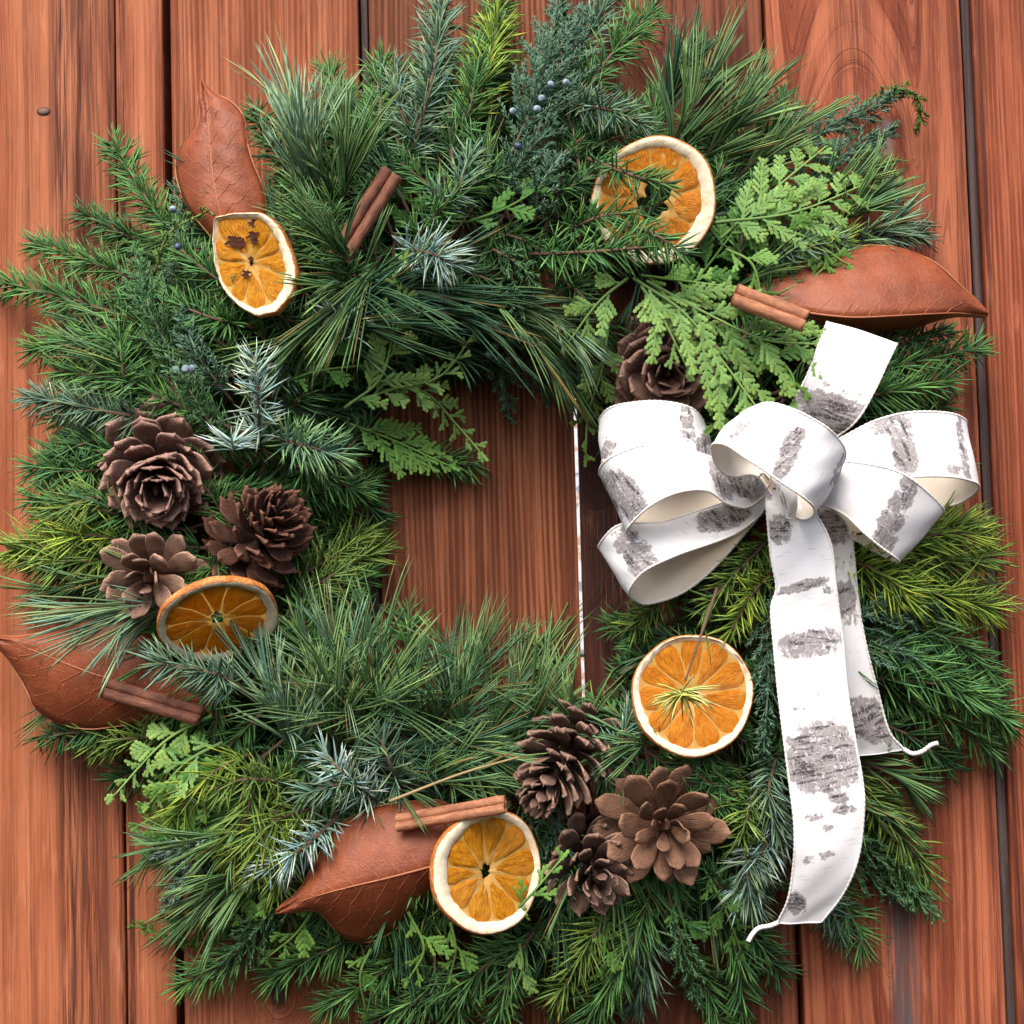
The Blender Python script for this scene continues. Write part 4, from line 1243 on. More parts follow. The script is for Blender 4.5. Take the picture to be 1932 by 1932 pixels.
def orange(label, c, nv, R, spin=0.0, nseg=10, mat='o', hole=.10, rprof=None, pith=.17, thick=17, cen=(0, 0), dome=0.0, rind_w=3.0, holes=(), pdir=0.0, pamp=.2):
    C0 = P(*c); N = nrm(np.array(nv, float)); R = R * .935
    U = nrm(np.array([1.0, 0, 0]) - N * N[0]); Vv = np.cross(N, U)
    root = empty('orange_slice', C0, label, 'orange slice', 'dried orange slices in the wreath')
    ph = rng.uniform(0, 6.28, 4)
    def rad(th):
        if rprof is None:
            return R * (1 + .018 * np.sin(2 * th + ph[0]) + .013 * np.sin(3 * th + ph[1]) + .008 * np.sin(7 * th + ph[2]))
        return R * np.interp(np.mod(th, 2 * np.pi), *rprof, period=2 * np.pi)
    warp1, warp2 = rng.uniform(-1, 1, 2)
    def pt(th, r, z):
        """r 0..1 relative to the outline; th seen from the slice's own centre"""
        e = np.array([math.cos(th), math.sin(th)])
        k = r * rad(th)
        x = cen[0] * (1 - r) + k * e[0]; y = cen[1] * (1 - r) + k * e[1]
        zz = z + dome * (r * r - .4) + 3 * math.sin(2 * th + ph[3]) * r * r
        return C0 + U * x + Vv * y + N * zz
    NT_ = 96
    ths = np.linspace(0, 2 * np.pi, NT_, endpoint=False)
    # scalloped inner border of the pith
    segs = np.sort((np.arange(nseg) + rng.uniform(-.16, .16, nseg)) / nseg * 2 * np.pi + spin)
    wdt = np.diff(np.append(segs, segs[0] + 2 * np.pi))
    pv = rng.uniform(.85, 1.2, 3)
    def pw(th): return pith * (1 + pamp * math.cos(th - pdir) + .10 * math.sin(2 * th + ph[2]))
    jit = rng.normal(0, .012, NT_); jit = (jit + np.roll(jit, 1)) * .6
    rows = []
    for k, zz in ((0, .97), (1, .955), (2, None), (3, None), (4, None)):
        r_ = []
        for i, th in enumerate(ths):
            w_ = pw(th) + jit[i]
            if k == 0: r_.append(pt(th, .975, thick * .42))
            elif k == 1: r_.append(pt(th, .95, thick * .52 + rng.normal(0, .35)))
            elif k == 2: r_.append(pt(th, 1 - w_ * .55, thick * .5 + rng.normal(0, .5)))
            elif k == 3: r_.append(pt(th, 1 - w_, thick * .40 + rng.normal(0, .5)))
            else: r_.append(pt(th, 1 - w_ - .05, -thick * .1))
        rows.append(r_)
    grid_obj('pith', rows, [M_PITH], root, close=True)
    rows = []
    for r_, z_ in ((.90, -.5), (.965, -.46), (.995, -.25), (1.0, .05), (.99, .36), (.968, .44)):
        rows.append([pt(th, r_, z_ * thick + (rng.normal(0, .4))) for th in ths])
    grid_obj('rind', rows, [M_RIND], root, close=True)
    hr = np.array([hole * (1 + .25 * math.sin(2 * t + ph[0]) + .16 * math.sin(5 * t + ph[1]) + .08 * math.sin(9 * t)) for t in ths])
    rows = [[pt(th, hr[i], thick * .18) for i, th in enumerate(ths)], [pt(th, hr[i] + .05, thick * .34) for i, th in enumerate(ths)],
            [pt(th, .5, thick * .16) for th in ths], [pt(th, 1 - pw(th) + .03, thick * .2) for th in ths]]
    grid_obj('membrane', rows, [M_MEMB], root, close=True)
    for s in range(nseg):
        a0 = segs[s]; w_ = wdt[s]; am = a0 + w_ / 2
        gap = .055
        nr, na = 11, 11
        rin_, V, Cc, Fq = hole + .02 + random.uniform(0, .03), [], [], []
        lump = rng.normal(0, 1, (nr, na)); lump = (lump + np.roll(lump, 1, 0) + np.roll(lump, 1, 1)) / 1.7
        sunk = random.uniform(-1.5, 1.0)
        for i in range(nr):
            t = i / (nr - 1)
            for j in range(na):
                s_ = j / (na - 1) * 2 - 1
                hwf = max(.02, 1 - max(0, (t - .72) / .28) ** 2.6 * .62 - max(0, (.16 - t) / .16) ** 2 * .5)
                rmax = 1 - pw(am + s_ * w_ * .5) + .012
                r_ = rin_ + (rmax - rin_) * t
                th = am + s_ * hwf * max(.05, (w_ / 2 - .0125 / max(r_, .09)))
                edge = (1 - abs(s_) ** 4) * (1 - abs(2 * t - 1) ** 6)
                z_ = thick * .20 + edge * (thick * .17 + sunk) + lump[i, j] * .8 * edge
                V.append(pt(th, r_, z_)); Cc.append((t, s_ * .5 * (.3 + t) + s * 1.7, 0))
        for i in range(nr - 1):
            for j in range(na - 1):
                p = i * na + j
                Fq += [[p, p + na, p + na + 1], [p, p + na + 1, p + 1]]
        g = Geo(); g.add(V, Fq, np.array(Cc))
        o = g.build('segment', M_FL[mat], root, True)
    # torn dark pits in the flesh
    for hx, hy, hr_ in holes:
        V = []; K = 28
        q0 = C0 + U * hx + Vv * hy
        rr = hr_ * (1 + .30 * np.sin(np.arange(K) * .9 + hx) + .22 * np.sin(np.arange(K) * 1.35 + hy) + rng.normal(0, .05, K))
        top = [q0 + U * rr[k] * math.cos(k / K * 6.283) + Vv * rr[k] * .75 * math.sin(k / K * 6.283) + N * (thick * .38 + 2.2) for k in range(K)]
        mid_ = [q0 + U * rr[k] * .55 * math.cos(k / K * 6.283) + Vv * rr[k] * .4 * math.sin(k / K * 6.283) + N * (thick * .38 + 1.4) for k in range(K)]
        g = Geo(); Fq = []
        for k in range(K):
            q = (k + 1) % K
            Fq += [[k, q, K + q], [k, K + q, K + k], [K + k, K + q, 2 * K]]
        g.add(np.vstack([top, mid_, [q0 + N * (thick * .38 + 1.0)]]), Fq, (0.05, 0.014, 0.008)); g.build('pit', M_TWIG, root)
    return root

# squashed slice, outline read around its own core
pl = [(1215, 1210), (1330, 1200), (1500, 1215), (1575, 1270), (1620, 1330), (1670, 1450), (1705, 1570), (1680, 1690), (1590, 1785), (1470, 1795), (1370, 1735), (1290, 1660), (1240, 1580), (1212, 1480), (1203, 1340)]
cc_ = (1440, 1490)
tt, rr = [], []
pl2 = resample(np.array(pl + [pl[0]], float), 60)[:-1]
for x, y in pl2:
    tt.append(math.atan2(-(y - cc_[1]), x - cc_[0]) % (2 * math.pi)); rr.append(math.hypot(x - cc_[0], y - cc_[1]) * .3347)
o_ = np.argsort(tt); tt = np.array(tt)[o_]; rr = np.array(rr)[o_] / 100.0
orange('squashed amber orange slice with thick pale rim beside the upright leaf', (482, 499, 240), (-.32, .05, 1), 104, .3, 9, 'a', .05, (tt, rr), .13, 22, cen=(-8, 4), dome=9, pdir=-.1, pamp=.75,
       holes=[(-38, 44, 13), (-22, 38, 9), (0, 50, 10), (4, 40, 7), (-13, -18, 8), (-4, 8, 5), (2, 72, 8)])
orange('round orange slice half under fir needles at the upper right', (1234, 380, 205), (-.12, -.12, 1), 121, .2, 9, 'o', .27, None, .17, 16, dome=8, pdir=-.5, pamp=.4)
orange('tilted dark orange slice leaning below the pine cones at the left', (410, 1165, 245), (.22, -.76, .60), 114, .5, 10, 'd', .12, None, .15, 18, dome=10)
orange('orange slice with a yellow pine tuft on it below the bow', (1306, 1312, 215), (.05, .16, 1), 115, .1, 11, 'o', .08, None, .105, 18, dome=8, pdir=4.2, pamp=.3)
orange('orange slice overlapping the lower leaf next to the pine cones', (916, 1643, 240), (.46, .05, 1), 112, .4, 10, 'a', .09, None, .175, 20, dome=9, pdir=3.3, pamp=.45)

# ------------------------------------------------------------------ pine cones
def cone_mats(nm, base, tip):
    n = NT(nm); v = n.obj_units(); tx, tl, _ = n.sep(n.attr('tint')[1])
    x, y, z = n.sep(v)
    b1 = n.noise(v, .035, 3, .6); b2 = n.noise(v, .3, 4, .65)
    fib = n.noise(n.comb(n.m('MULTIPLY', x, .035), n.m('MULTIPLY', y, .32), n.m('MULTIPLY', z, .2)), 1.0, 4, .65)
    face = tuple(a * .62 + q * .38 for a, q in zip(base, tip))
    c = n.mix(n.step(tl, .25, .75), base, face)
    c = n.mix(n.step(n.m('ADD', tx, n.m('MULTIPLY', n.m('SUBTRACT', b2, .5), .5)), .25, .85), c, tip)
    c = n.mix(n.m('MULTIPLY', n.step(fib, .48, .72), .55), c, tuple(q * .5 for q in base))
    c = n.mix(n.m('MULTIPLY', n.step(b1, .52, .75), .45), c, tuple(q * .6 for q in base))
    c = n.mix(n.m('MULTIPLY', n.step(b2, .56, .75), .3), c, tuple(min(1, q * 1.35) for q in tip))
    n.set(Base_Color=c, Roughness=.7); n.b.inputs['Specular IOR Level'].default_value = .15
    n.bump(n.m('ADD', n.m('ADD', b2, b1), n.m('MULTIPLY', fib, 1.4)), .8, .0011)
    return n.mat

def scale_mesh(name, mat, L, W, th, curl, umbo=1.0, seed=0):
    """one woody scale: narrow claw, broad spoon, swollen end with a small point"""
    r2 = random.Random(seed)
    nt, nw = 11, 9
    svals = [-1, -.84, -.58, -.28, 0, .28, .58, .84, 1]
    top, bot, C = [], [], []
    sk = r2.uniform(-.10, .10); wv = r2.uniform(-.06, .06)
    for i in range(nt):
        t = i / (nt - 1)
        wd = W * (.22 + .78 * math.sin(min(1, t / .72) * math.pi / 2) ** 1.4) * (1 if t < .72 else max(0.0, 1 - ((t - .72) / .285) ** 2.6) ** .45 * .9 + .08)
        z0 = curl * L * (t ** 2) + wv * L * math.sin(t * 4)
        tk = th * (.35 + .35 * t) * (1.7 if .78 < t < .97 else 1.0) * (.8 if t > .98 else 1)
        for j in range(nw):
            s = svals[j]
            x = L * t - L * .04 * abs(s) ** 2 * t
            y = wd * s + sk * L * t * t
            z = z0 - abs(s) ** 2 * W * .14 * t
            zt = z + tk * (1 - .65 * s * s) * .5
            if umbo and i >= nt - 2 and j == nw // 2: x += L * .035 * umbo; zt += th * .5 * umbo
            top.append((x, y, zt)); bot.append((x, y, z - tk * (1 - .65 * s * s) * .5))
            C.append((max(max(0, (t - .80) / .2), (1 if abs(s) == 1 else 0) * max(0, min(1, (t - .35) / .3))), t, 0))
    V = np.array(top + bot) * S; n0 = nt * nw; F = []
    for i in range(nt - 1):
        for j in range(nw - 1):
            a = i * nw + j
            F.append((a, a + nw, a + nw + 1, a + 1)); a += n0
            F.append((a, a + 1, a + nw + 1, a + nw))
    for i in range(nt - 1):
        a, b = i * nw, i * nw + nw - 1
        F.append((a, a + n0, a + nw + n0, a + nw)); F.append((b, b + nw, b + nw + n0, b + n0))
    for j in range(nw - 1):
        a = (nt - 1) * nw + j
        F.append((a, a + n0, a + 1 + n0, a + 1)); F.append((j, j + 1, j + 1 + n0, j + n0))
    me = bpy.data.meshes.new(name); me.from_pydata([tuple(q) for q in V], [], F)
    me.polygons.foreach_set('use_smooth', np.ones(len(F), bool))
    at = me.color_attributes.new('tint', 'FLOAT_COLOR', 'POINT')
    at.data.foreach_set('color', np.array([(*c, 1) for c in C + C], np.float32).ravel())
    me.materials.append(mat); me.update(); return me

def cone(label, c, axis, H, R, N, mat, W=.42, th=5, e0=100, e1=28, curl=.18, Lp=None, seed=1, core=.16, umbo=1.0, tip_skip=0, roll=0.0):
    """axis points from the stalk end to the tip; scales sit on a golden-angle spiral"""
    C0 = P(*c)
    az = nrm(np.array(axis, float))
    z = Vector(toworld(az) / S).normalized()
    q = z.to_track_quat('Z', 'Y')
    rot = q.to_matrix() @ Matrix.Rotation(roll, 3, 'Z')
    root = empty('pine_cone', C0, label, 'pine cone', 'pine cones in the wreath')
    rr = random.Random(seed)
    meshes = [scale_mesh('scale', mat, 100, 100 * W, th * 100 / R, curl, umbo, seed * 10 + k) for k in range(4)]
    # woody core
    K = 12; pts = [Vector((0, 0, 0))]
    V, F = [], []
    for i in range(K):
        t = i / (K - 1); r_ = R * core * (math.sin(math.pi * min(1, .12 + .86 * t)) ** .6) 
        for j in range(10):
            a = j / 10 * 6.283
            V.append((r_ * math.cos(a) * S, r_ * math.sin(a) * S, (t - .5) * H * S))
    for i in range(K - 1):
        for j in range(10):
            a, b = i * 10 + j, i * 10 + (j + 1) % 10
            F.append((a, b, b + 10, a + 10))
    F += [tuple(range(10))[::-1], tuple(range((K - 1) * 10, K * 10))]
    me = bpy.data.meshes.new('core'); me.from_pydata(V, [], F); me.materials.append(mat)
    ca_ = me.color_attributes.new('tint', 'FLOAT_COLOR', 'POINT'); ca_.data.foreach_set('color', np.tile(np.array([0, 0, 0, 1], np.float32), len(V))); me.update()
    o = link(bpy.data.objects.new('core', me)); o.parent = root; o.rotation_euler = rot.to_euler()
    first = None
    Lp = Lp or [(0, .72), (.2, .98), (.45, 1.0), (.75, .78), (1, .34)]
    for i in range(N - tip_skip):
        t = (i + .5) / N
        ang = i * 2.39996 + rr.gauss(0, .05)
        el = math.radians(e0 + (e1 - e0) * t ** 1.0 + rr.gauss(0, 6))
        L = R * np.interp(t, [p[0] for p in Lp], [p[1] for p in Lp]) * rr.uniform(.88, 1.06)
        zc = (t - .5) * H * .86
        d = Vector((math.cos(ang) * math.sin(el), math.sin(ang) * math.sin(el), math.cos(el)))
        nn = Vector((-math.cos(ang) * math.cos(el), -math.sin(ang) * math.cos(el), math.sin(el)))
        yy = nn.cross(d)
        wj = rr.uniform(.9, 1.08)
        k = L / 100
        M3 = Matrix((d * k, yy * k * wj, nn * k)).transposed()
        tw = Matrix.Rotation(rr.gauss(0, .16), 3, d)
        M4 = (rot @ tw @ Matrix.Rotation(rr.gauss(0, .10), 3, yy) @ M3).to_4x4()
        M4.translation = rot @ (Vector((0, 0, zc * S)) + Vector((math.cos(ang), math.sin(ang), 0)) * R * core * .6 * S)
        o = bpy.data.objects.new('scale', meshes[rr.randrange(4)])
        link(o); o.parent = root; o.matrix_local = M4
    return root

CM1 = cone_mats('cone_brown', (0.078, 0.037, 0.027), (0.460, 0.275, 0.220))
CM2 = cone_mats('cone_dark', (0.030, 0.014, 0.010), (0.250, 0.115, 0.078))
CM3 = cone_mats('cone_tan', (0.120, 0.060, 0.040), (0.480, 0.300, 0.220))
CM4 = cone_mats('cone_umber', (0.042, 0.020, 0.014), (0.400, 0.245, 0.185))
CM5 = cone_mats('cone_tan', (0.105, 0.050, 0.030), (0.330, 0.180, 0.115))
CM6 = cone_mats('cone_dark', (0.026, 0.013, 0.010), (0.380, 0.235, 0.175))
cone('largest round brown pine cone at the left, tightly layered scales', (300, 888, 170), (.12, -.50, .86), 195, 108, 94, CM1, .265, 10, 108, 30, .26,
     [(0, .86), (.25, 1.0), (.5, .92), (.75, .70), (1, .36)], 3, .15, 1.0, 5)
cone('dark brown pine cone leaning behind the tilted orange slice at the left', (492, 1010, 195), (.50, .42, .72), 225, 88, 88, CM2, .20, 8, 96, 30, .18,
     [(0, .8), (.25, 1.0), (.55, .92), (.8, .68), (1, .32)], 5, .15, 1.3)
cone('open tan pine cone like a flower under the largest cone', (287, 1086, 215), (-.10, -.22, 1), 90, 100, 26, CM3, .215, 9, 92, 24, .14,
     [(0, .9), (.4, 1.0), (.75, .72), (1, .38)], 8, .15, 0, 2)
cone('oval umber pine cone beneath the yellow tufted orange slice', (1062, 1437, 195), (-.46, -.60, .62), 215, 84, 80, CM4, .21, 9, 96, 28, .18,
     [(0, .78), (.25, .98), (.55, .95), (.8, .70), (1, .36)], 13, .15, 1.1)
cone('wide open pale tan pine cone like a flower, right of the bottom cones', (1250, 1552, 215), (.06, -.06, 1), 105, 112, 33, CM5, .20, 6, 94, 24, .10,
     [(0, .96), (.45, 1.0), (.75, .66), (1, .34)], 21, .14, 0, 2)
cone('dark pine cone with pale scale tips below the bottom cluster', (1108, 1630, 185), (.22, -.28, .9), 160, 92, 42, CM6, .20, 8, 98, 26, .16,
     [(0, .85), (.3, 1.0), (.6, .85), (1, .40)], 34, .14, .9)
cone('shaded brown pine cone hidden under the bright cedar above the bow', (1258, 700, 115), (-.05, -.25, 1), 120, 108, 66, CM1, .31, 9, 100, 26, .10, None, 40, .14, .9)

# ------------------------------------------------------------------ ribbon bow
def ribbon_mat():
    n = NT('birch_print'); v = n.obj_units()
    mk = n.attr('mark')[2]
    u = n.attr('run')[2]; w = n.attr('across')[2]
    g1 = n.noise(n.comb(n.m('MULTIPLY', u, .06), n.m('MULTIPLY', w, .07), 1.0), 1.0, 5, .62)
    g0 = n.noise(n.comb(n.m('MULTIPLY', u, .022), n.m('MULTIPLY', w, .03), 11.0), 1.0, 3, .6)
    g2 = n.noise(n.comb(n.m('MULTIPLY', u, .20), n.m('MULTIPLY', w, .16), 7.0), 1.0, 4, .6)
    dash = n.noise(n.comb(n.m('MULTIPLY', u, .16), n.m('MULTIPLY', w, .022), 4.0), 1.0, 3, .6)
    worm = n.m('ABSOLUTE', n.m('SUBTRACT', n.noise(n.comb(n.m('MULTIPLY', u, .085), n.m('MULTIPLY', w, .085), 2.0), 1.0, 1, .5), .5))
    streak = n.noise(n.comb(n.m('MULTIPLY', u, .13), n.m('MULTIPLY', w, .018), 17.0), 1.0, 3, .6)
    a = n.m('ADD', n.m('MULTIPLY', mk, 1.0), n.m('ADD', n.m('MULTIPLY', n.m('SUBTRACT', g1, .5), 1.9), n.m('MULTIPLY', n.m('SUBTRACT', g0, .5), 1.3)))
    patch = n.step(n.m('ADD', a, n.m('MULTIPLY', n.m('SUBTRACT', g2, .5), .35)), .40, .70)
    patch = n.m('MULTIPLY', patch, n.m('SUBTRACT', 1.0, n.m('MULTIPLY', n.step(worm, .006, .022, True), .6)))
    dark = n.step(n.m('ADD', n.m('MULTIPLY', mk, .55), n.m('ADD', n.m('MULTIPLY', n.m('SUBTRACT', g2, .5), .7), n.m('MULTIPLY', n.m('SUBTRACT', streak, .5), 2.0))), .46, .78)
    smear = n.noise(n.comb(n.m('MULTIPLY', u, .10), n.m('MULTIPLY', w, .012), 14.0), 1.0, 4, .65)
    faint = n.m('ADD', n.m('MULTIPLY', n.step(dash, .57, .70), .42), n.m('MULTIPLY', n.step(smear, .54, .72), n.m('MULTIPLY', n.step(mk, .05, .5), .55)), clamp=True)
    c = n.mix(faint, (0.80, 0.795, 0.815), (0.42, 0.40, 0.42))
    c = n.mix(n.m('MULTIPLY', patch, .92), c, (0.27, 0.24, 0.245))
    c = n.mix(n.m('MULTIPLY', n.m('MULTIPLY', dark, patch), .9), c, (0.045, 0.038, 0.04))
    n.set(Base_Color=c, Roughness=.8); n.b.inputs['Specular IOR Level'].default_value = .2
    weave = n.noise(v, 1.2, 2, .6); n.bump(n.m('ADD', weave, n.m('MULTIPLY', g2, .4)), .25, .0004)
    return n.mat
M_RIB = ribbon_mat()
n = NT('ribbon_back'); v = n.obj_units(); b = n.noise(v, .9, 3, .6)
n.set(Base_Color=n.mix(b, (0.70, 0.62, 0.53), (0.78, 0.71, 0.62)), Roughness=.85); n.bump(b, .3, .0004); M_RBK = n.mat
n = NT('stitched_cord'); v = n.obj_units(); b = n.noise(v, .5, 2, .5)
n.set(Base_Color=n.mix(n.step(b, .5, .7), (0.78, 0.75, 0.72), (0.60, 0.57, 0.56)), Roughness=.85); M_CORD = n.mat

bow = empty('ribbon_bow', P(1455, 925, 250), 'white birch bark print ribbon bow with long hanging tails at the right', 'bow')
def strip(name, A, B, marks=(), front=.5, crown=3.0, flip=None, edges=(1, 1), nseg=12, parent=None):
    """A and B: the two long edges as (px, py, h); marks: print blotches (px, py, rx, ry, angle, strength)"""
    ca = catmull([P(*p) for p in A], nseg); cb = catmull([P(*p) for p in B], nseg)
    n_ = max(len(ca), len(cb)); m_ = 19
    ca, cb = (np.stack([np.interp(np.linspace(0, 1, n_), np.linspace(0, 1, len(q)), q[:, k]) for k in range(3)], 1) for q in (ca, cb))
    vv = np.linspace(0, 1, m_)
    G = ca[:, None] * (1 - vv)[None, :, None] + cb[:, None] * vv[None, :, None]
    du = np.gradient(G, axis=0); dv = np.gradient(G, axis=1)
    nn = nrm(np.cross(du, dv))
    i0 = int(front * (n_ - 1))
    if nn[i0, m_ // 2, 2] < 0: nn = -nn
    G = G + nn * (crown * np.sin(np.pi * vv)[None, :, None])
    G += nn * (1.0 * np.sin(np.linspace(0, 9, n_))[:, None, None] * np.sin(vv * 5)[None, :, None])
    uu = np.linspace(0, 1, n_)[:, None] * (n_ / 24); pz = rng.uniform(0, 6, 4)
    G += nn * (1.6 * np.sin(uu * 2.3 + vv[None] * 3.1 + pz[0]) + 1.1 * np.sin(uu * 5.1 - vv[None] * 4.3 + pz[1]) + .7 * np.sin(uu * 8.7 + vv[None] * 9 + pz[2]))[..., None]
    run = np.concatenate([[0], np.cumsum(np.linalg.norm(np.diff(G[:, m_ // 2], axis=0), axis=1))])
    pix = unP(G.reshape(-1, 3)).reshape(n_, m_, 2)
    mk = np.zeros((n_, m_))
    for mx in marks:
        x, y, rx, ry, an, st = mx[:6]
        a = math.radians(an); dx, dy = pix[..., 0] - x, pix[..., 1] - y
        p = (dx * math.cos(a) + dy * math.sin(a)) / (rx * 1.15); q = (-dx * math.sin(a) + dy * math.cos(a)) / (ry * 1.2)
        mk = np.maximum(mk, st * np.clip(1.3 - .80 * (np.abs(p) ** 2.6 + np.abs(q) ** 2.6), 0, 1))
    top = G + nn * .8; bot = G - nn * .8
    V = np.concatenate([top.reshape(-1, 3), bot.reshape(-1, 3)]); N0 = n_ * m_
    W_ = toworld(V); c = W_.mean(0)
    # winding: printed quads face along nn
    F, mi = [], []
    e1 = np.cross(G[1, 0] - G[0, 0], G[0, 1] - G[0, 0])
    good = np.dot(np.cross(du[i0, m_ // 2], dv[i0, m_ // 2]), nn[i0, m_ // 2]) * 1.0 > 0
    for i in range(n_ - 1):
        for j in range(m_ - 1):
            a = i * m_ + j
            f = (a, a + m_, a + m_ + 1, a + 1)
            # world axes flip handedness of W
            F.append(f if good else f[::-1]); mi.append(0)
            b_ = tuple(q + N0 for q in f); F.append(b_[::-1] if good else b_); mi.append(1)
    for j in range(m_ - 1):
        for base in (0, (n_ - 1) * m_):
            a = base + j; F.append((a, a + 1, a + 1 + N0, a + N0)); mi.append(1)
    me = bpy.data.meshes.new(name); me.from_pydata([tuple(q) for q in W_ - c], [], F)
    me.materials.append(M_RIB); me.materials.append(M_RBK)
    me.polygons.foreach_set('material_index', np.array(mi, np.int32)); me.polygons.foreach_set('use_smooth', np.ones(len(F), bool))
    seedoff = random.uniform(0, 900)
    for nm, arr in (('mark', mk), ('run', np.broadcast_to(run[:, None], (n_, m_)) + seedoff), ('across', np.broadcast_to(vv[None] * 125, (n_, m_)))):
        at = me.attributes.new(nm, 'FLOAT', 'POINT'); at.data.foreach_set('value', np.concatenate([arr.ravel(), arr.ravel()]).astype(np.float32))
    me.update()
    o = link(bpy.data.objects.new(name, me)); place(o, c, bow)
    for on, E in ((edges[0], G[:, 0]), (edges[1], G[:, -1])):
        if not on: continue
        EE = resample(E, max(20, int(run[-1] / 3.2)))
        r_ = 2.3 + .55 * np.sin(np.arange(len(EE)) * 2.2)
        g = Geo(); tube_geo(g, EE, r_, 6, (.8, .8, .8)); g.build('stitched_edge', M_CORD, o, True)
    return o

# the strips behind come first
strip('ribbon_tail', [(1562, 606, 250), (1545, 650, 258), (1522, 710, 262), (1500, 752, 252), (1478, 800, 225), (1462, 850, 200), (1455, 900, 190)],
      [(1692, 648, 235), (1672, 690, 250), (1648, 742, 256), (1618, 790, 250), (1580, 822, 225), (1520, 860, 200), (1475, 910, 190)],
      [(1568, 770, 62, 24, 18, .95), (1590, 735, 40, 6, 15, .5), (1575, 800, 55, 20, 25, 1.1)], .25)
strip('ribbon_loop', [(1440, 880, 170), (1300, 850, 130), (1190, 830, 112), (1140, 800, 125), (1131, 787, 160), (1160, 766, 205), (1230, 757, 232), (1290, 765, 228), (1322, 790, 205), (1338, 825, 178), (1350, 860, 165), (1400, 890, 175)],
      [(1445, 925, 180), (1300, 930, 150), (1200, 920, 130), (1148, 890, 140), (1138, 872, 175), (1165, 866, 225), (1230, 858, 258), (1290, 862, 255), (1328, 872, 232), (1352, 884, 212), (1380, 900, 205), (1425, 915, 205)],
      [(1147, 850, 12, 20, 20, .75), (1296, 800, 12, 34, -8, .75), (1328, 845, 14, 22, 0, .8), (1365, 890, 30, 14, 30, .95)], .5)
strip('ribbon_loop', [(1452, 915, 195), (1400, 935, 215), (1330, 960, 225), (1250, 985, 228), (1172, 990, 225), (1140, 1015, 200), (1128, 1036, 165), (1165, 1040, 140), (1260, 1010, 140), (1380, 960, 160), (1445, 925, 180)],
      [(1448, 945, 195), (1430, 975, 215), (1385, 1008, 235), (1335, 1026, 250), (1270, 1050, 256), (1215, 1078, 248), (1190, 1110, 218), (1198, 1130, 175), (1226, 1139, 155), (1292, 1116, 150), (1360, 1060, 160), (1440, 965, 180)],
      [(1205, 1050, 60, 24, 55, .85), (1365, 975, 46, 22, -18, 1.0)], .3)
strip('ribbon_loop', [(1445, 895, 215), (1405, 893, 235), (1355, 868, 262), (1290, 848, 290), (1215, 842, 296), (1155, 862, 282), (1130, 887, 245), (1150, 905, 190), (1250, 915, 175), (1400, 915, 185)],
      [(1442, 935, 225), (1410, 957, 245), (1376, 952, 280), (1335, 926, 305), (1275, 930, 318), (1222, 958, 308), (1186, 998, 262), (1208, 1008, 210), (1300, 988, 192), (1430, 945, 200)],
      [(1180, 935, 50, 26, 55, .9), (1398, 905, 46, 24, 35, 1.0), (1360, 900, 16, 38, -20, .9)], .4)
strip('ribbon_loop', [(1480, 900, 225), (1540, 850, 250), (1590, 825, 268), (1650, 795, 290), (1705, 780, 300), (1770, 778, 296), (1815, 786, 270), (1822, 800, 230), (1780, 830, 180), (1680, 850, 160), (1560, 870, 165), (1490, 905, 190)],
      [(1500, 950, 225), (1570, 930, 255), (1640, 915, 285), (1710, 901, 312), (1765, 898, 318), (1810, 902, 306), (1843, 914, 268), (1828, 938, 215), (1790, 955, 185), (1700, 965, 170), (1590, 960, 170), (1500, 940, 190)],
      [(1678, 800, 36, 22, 0, .85), (1705, 850, 22, 48, -10, .85), (1817, 850, 7, 55, -10, .8), (1800, 886, 12, 8, 0, .7)], .42)
strip('ribbon_loop', [(1485, 890, 245), (1540, 872, 275), (1610, 872, 305), (1680, 885, 320), (1725, 908, 315), (1774, 953, 282), (1770, 968, 245), (1700, 950, 205), (1600, 920, 190), (1500, 915, 205)],
      [(1505, 965, 235), (1550, 955, 265), (1590, 968, 290), (1630, 1005, 305), (1662, 1032, 298), (1694, 1056, 270), (1690, 1060, 235), (1630, 1030, 195), (1560, 985, 185), (1490, 945, 205)],
      [(1705, 935, 50, 18, 118, .85), (1680, 985, 42, 20, 118, .85), (1672, 1012, 26, 20, 118, .7)], .4)
strip('ribbon_tail', [(1500, 930, 215), (1520, 960, 230), (1535, 1010, 220), (1545, 1080, 205), (1555, 1160, 200), (1570, 1260, 195), (1590, 1345, 175), (1600, 1395, 160), (1605, 1428, 150)],
      [(1540, 950, 215), (1575, 964, 235), (1602, 998, 235), (1611, 1049, 222), (1618, 1120, 212), (1632, 1210, 208), (1655, 1300, 195), (1677, 1378, 175), (1706, 1414, 160)],
      [(1570, 995, 34, 26, 20, 1.0), (1592, 1130, 22, 30, 0, .95), (1605, 1170, 16, 12, 0, .6), (1650, 1360, 55, 34, 10, 1.05), (1625, 1325, 40, 10, 5, .7)], .4)
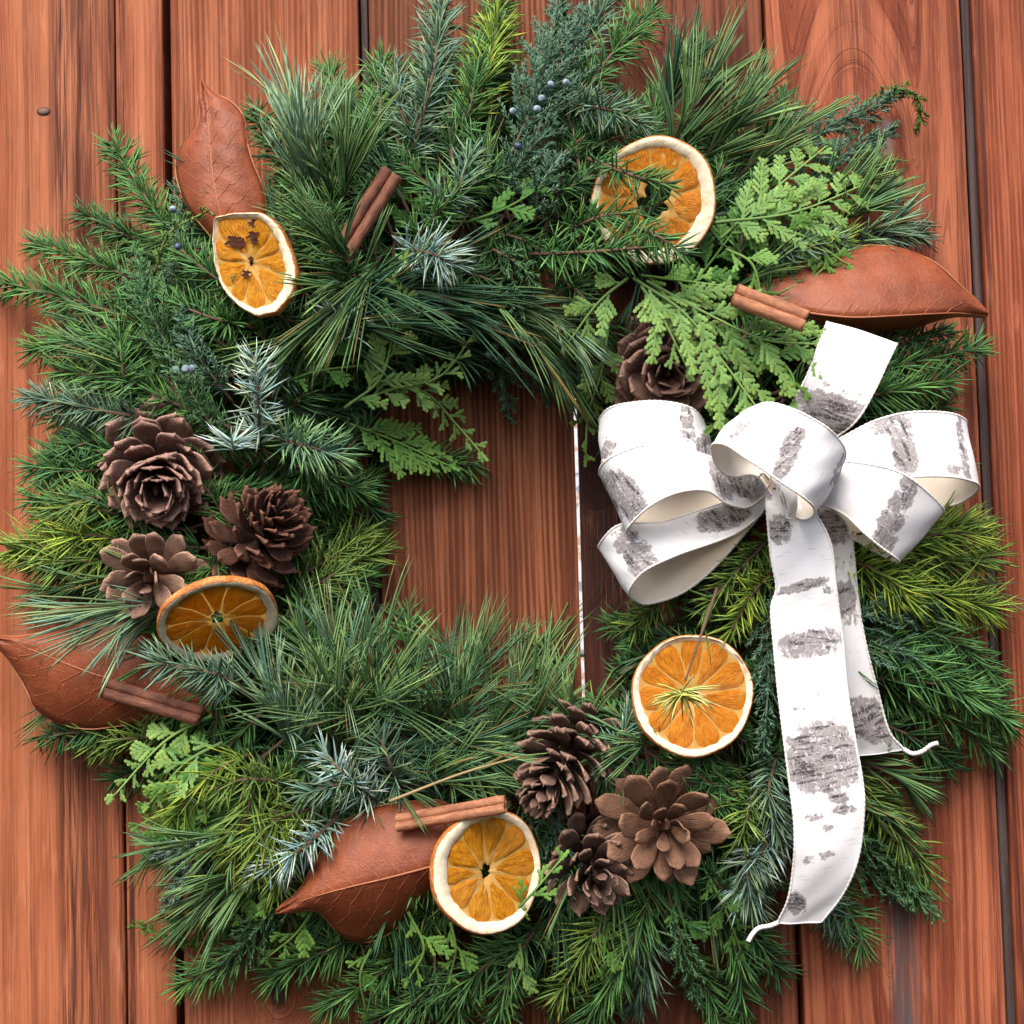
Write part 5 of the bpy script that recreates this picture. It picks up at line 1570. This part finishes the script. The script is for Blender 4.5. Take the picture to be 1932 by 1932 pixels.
strip('ribbon_tail', [(1446, 925, 245), (1447, 965, 265), (1455, 1049, 268), (1465, 1109, 262), (1455, 1147, 258), (1459, 1205, 258), (1468, 1300, 258), (1482, 1418, 260), (1493, 1502, 258), (1499, 1560, 252), (1498, 1622, 240), (1488, 1690, 215), (1467, 1741, 185)],
      [(1500, 930, 250), (1542, 975, 275), (1568, 1030, 280), (1576, 1099, 275), (1583, 1155, 270), (1591, 1216, 270), (1598, 1300, 270), (1614, 1400, 272), (1626, 1469, 270), (1630, 1524, 265), (1621, 1613, 248), (1592, 1685, 220), (1549, 1741, 190)],
      [(1470, 1000, 22, 24, 0, 1.05), (1515, 1105, 44, 9, -15, .95), (1561, 1114, 12, 8, 0, .7), (1530, 1215, 52, 24, -8, .85), (1500, 1337, 20, 5, 0, .7),
       (1553, 1430, 62, 58, 3, .98), (1575, 1505, 24, 9, 5, .8), (1592, 1527, 22, 8, -5, .75), (1535, 1540, 22, 8, -12, .75), (1562, 1562, 14, 7, 0, .6), (1545, 1617, 30, 8, -18, .65), (1502, 1703, 18, 18, -25, 1.05)], .5)
strip('center_loop', [(1470, 905, 250), (1440, 880, 245), (1415, 850, 262), (1393, 815, 300), (1395, 785, 345), (1425, 765, 378), (1457, 762, 392), (1495, 772, 400), (1535, 791, 402), (1570, 815, 390), (1592, 842, 360), (1590, 870, 320), (1560, 900, 275), (1510, 915, 250), (1480, 915, 240)],
      [(1455, 935, 262), (1428, 900, 275), (1385, 900, 280), (1356, 884, 300), (1344, 855, 335), (1345, 840, 368), (1368, 838, 388), (1396, 856, 402), (1430, 880, 410), (1474, 910, 412), (1514, 938, 402), (1536, 956, 372), (1540, 970, 330), (1515, 980, 285), (1485, 965, 260)],
      [(1490, 850, 16, 50, 22, .95), (1398, 805, 34, 8, -45, .7), (1582, 885, 8, 30, 25, .7)], .5, crown=5)
strip('knot_wrap', [(1432, 890, 255), (1450, 900, 272), (1470, 935, 285), (1482, 975, 275)],
      [(1470, 880, 260), (1492, 900, 285), (1505, 940, 295), (1500, 980, 280)], [(1470, 930, 30, 6, 60, .6)], .5, edges=(0, 0))
# wired ribbon ends curling away
for pts in ([(1467, 1741, 185), (1452, 1747, 190), (1432, 1751, 196), (1420, 1762, 200), (1411, 1777, 205)],
            [(1706, 1414, 160), (1722, 1422, 168), (1740, 1418, 176), (1757, 1406, 184), (1770, 1402, 190)]):
    e = catmull([P(*p) for p in pts], 10)
    g = Geo(); tube_geo(g, e, 4.2 + .5 * np.sin(np.arange(len(e)) * 2.0), 7, (.8, .8, .8)); g.build('wired_end', M_CORD, bow, True)
g = Geo()
for pts in ([(1428, 905, 285), (1440, 893, 292), (1450, 905, 288)], [(1440, 930, 285), (1452, 915, 292), (1455, 895, 285)]):
    tube_geo(g, catmull([P(*p) for p in pts], 6), 1.6, 5, (.4, .33, .25))
g.build('wire_tie', M_TWIG, bow, True)
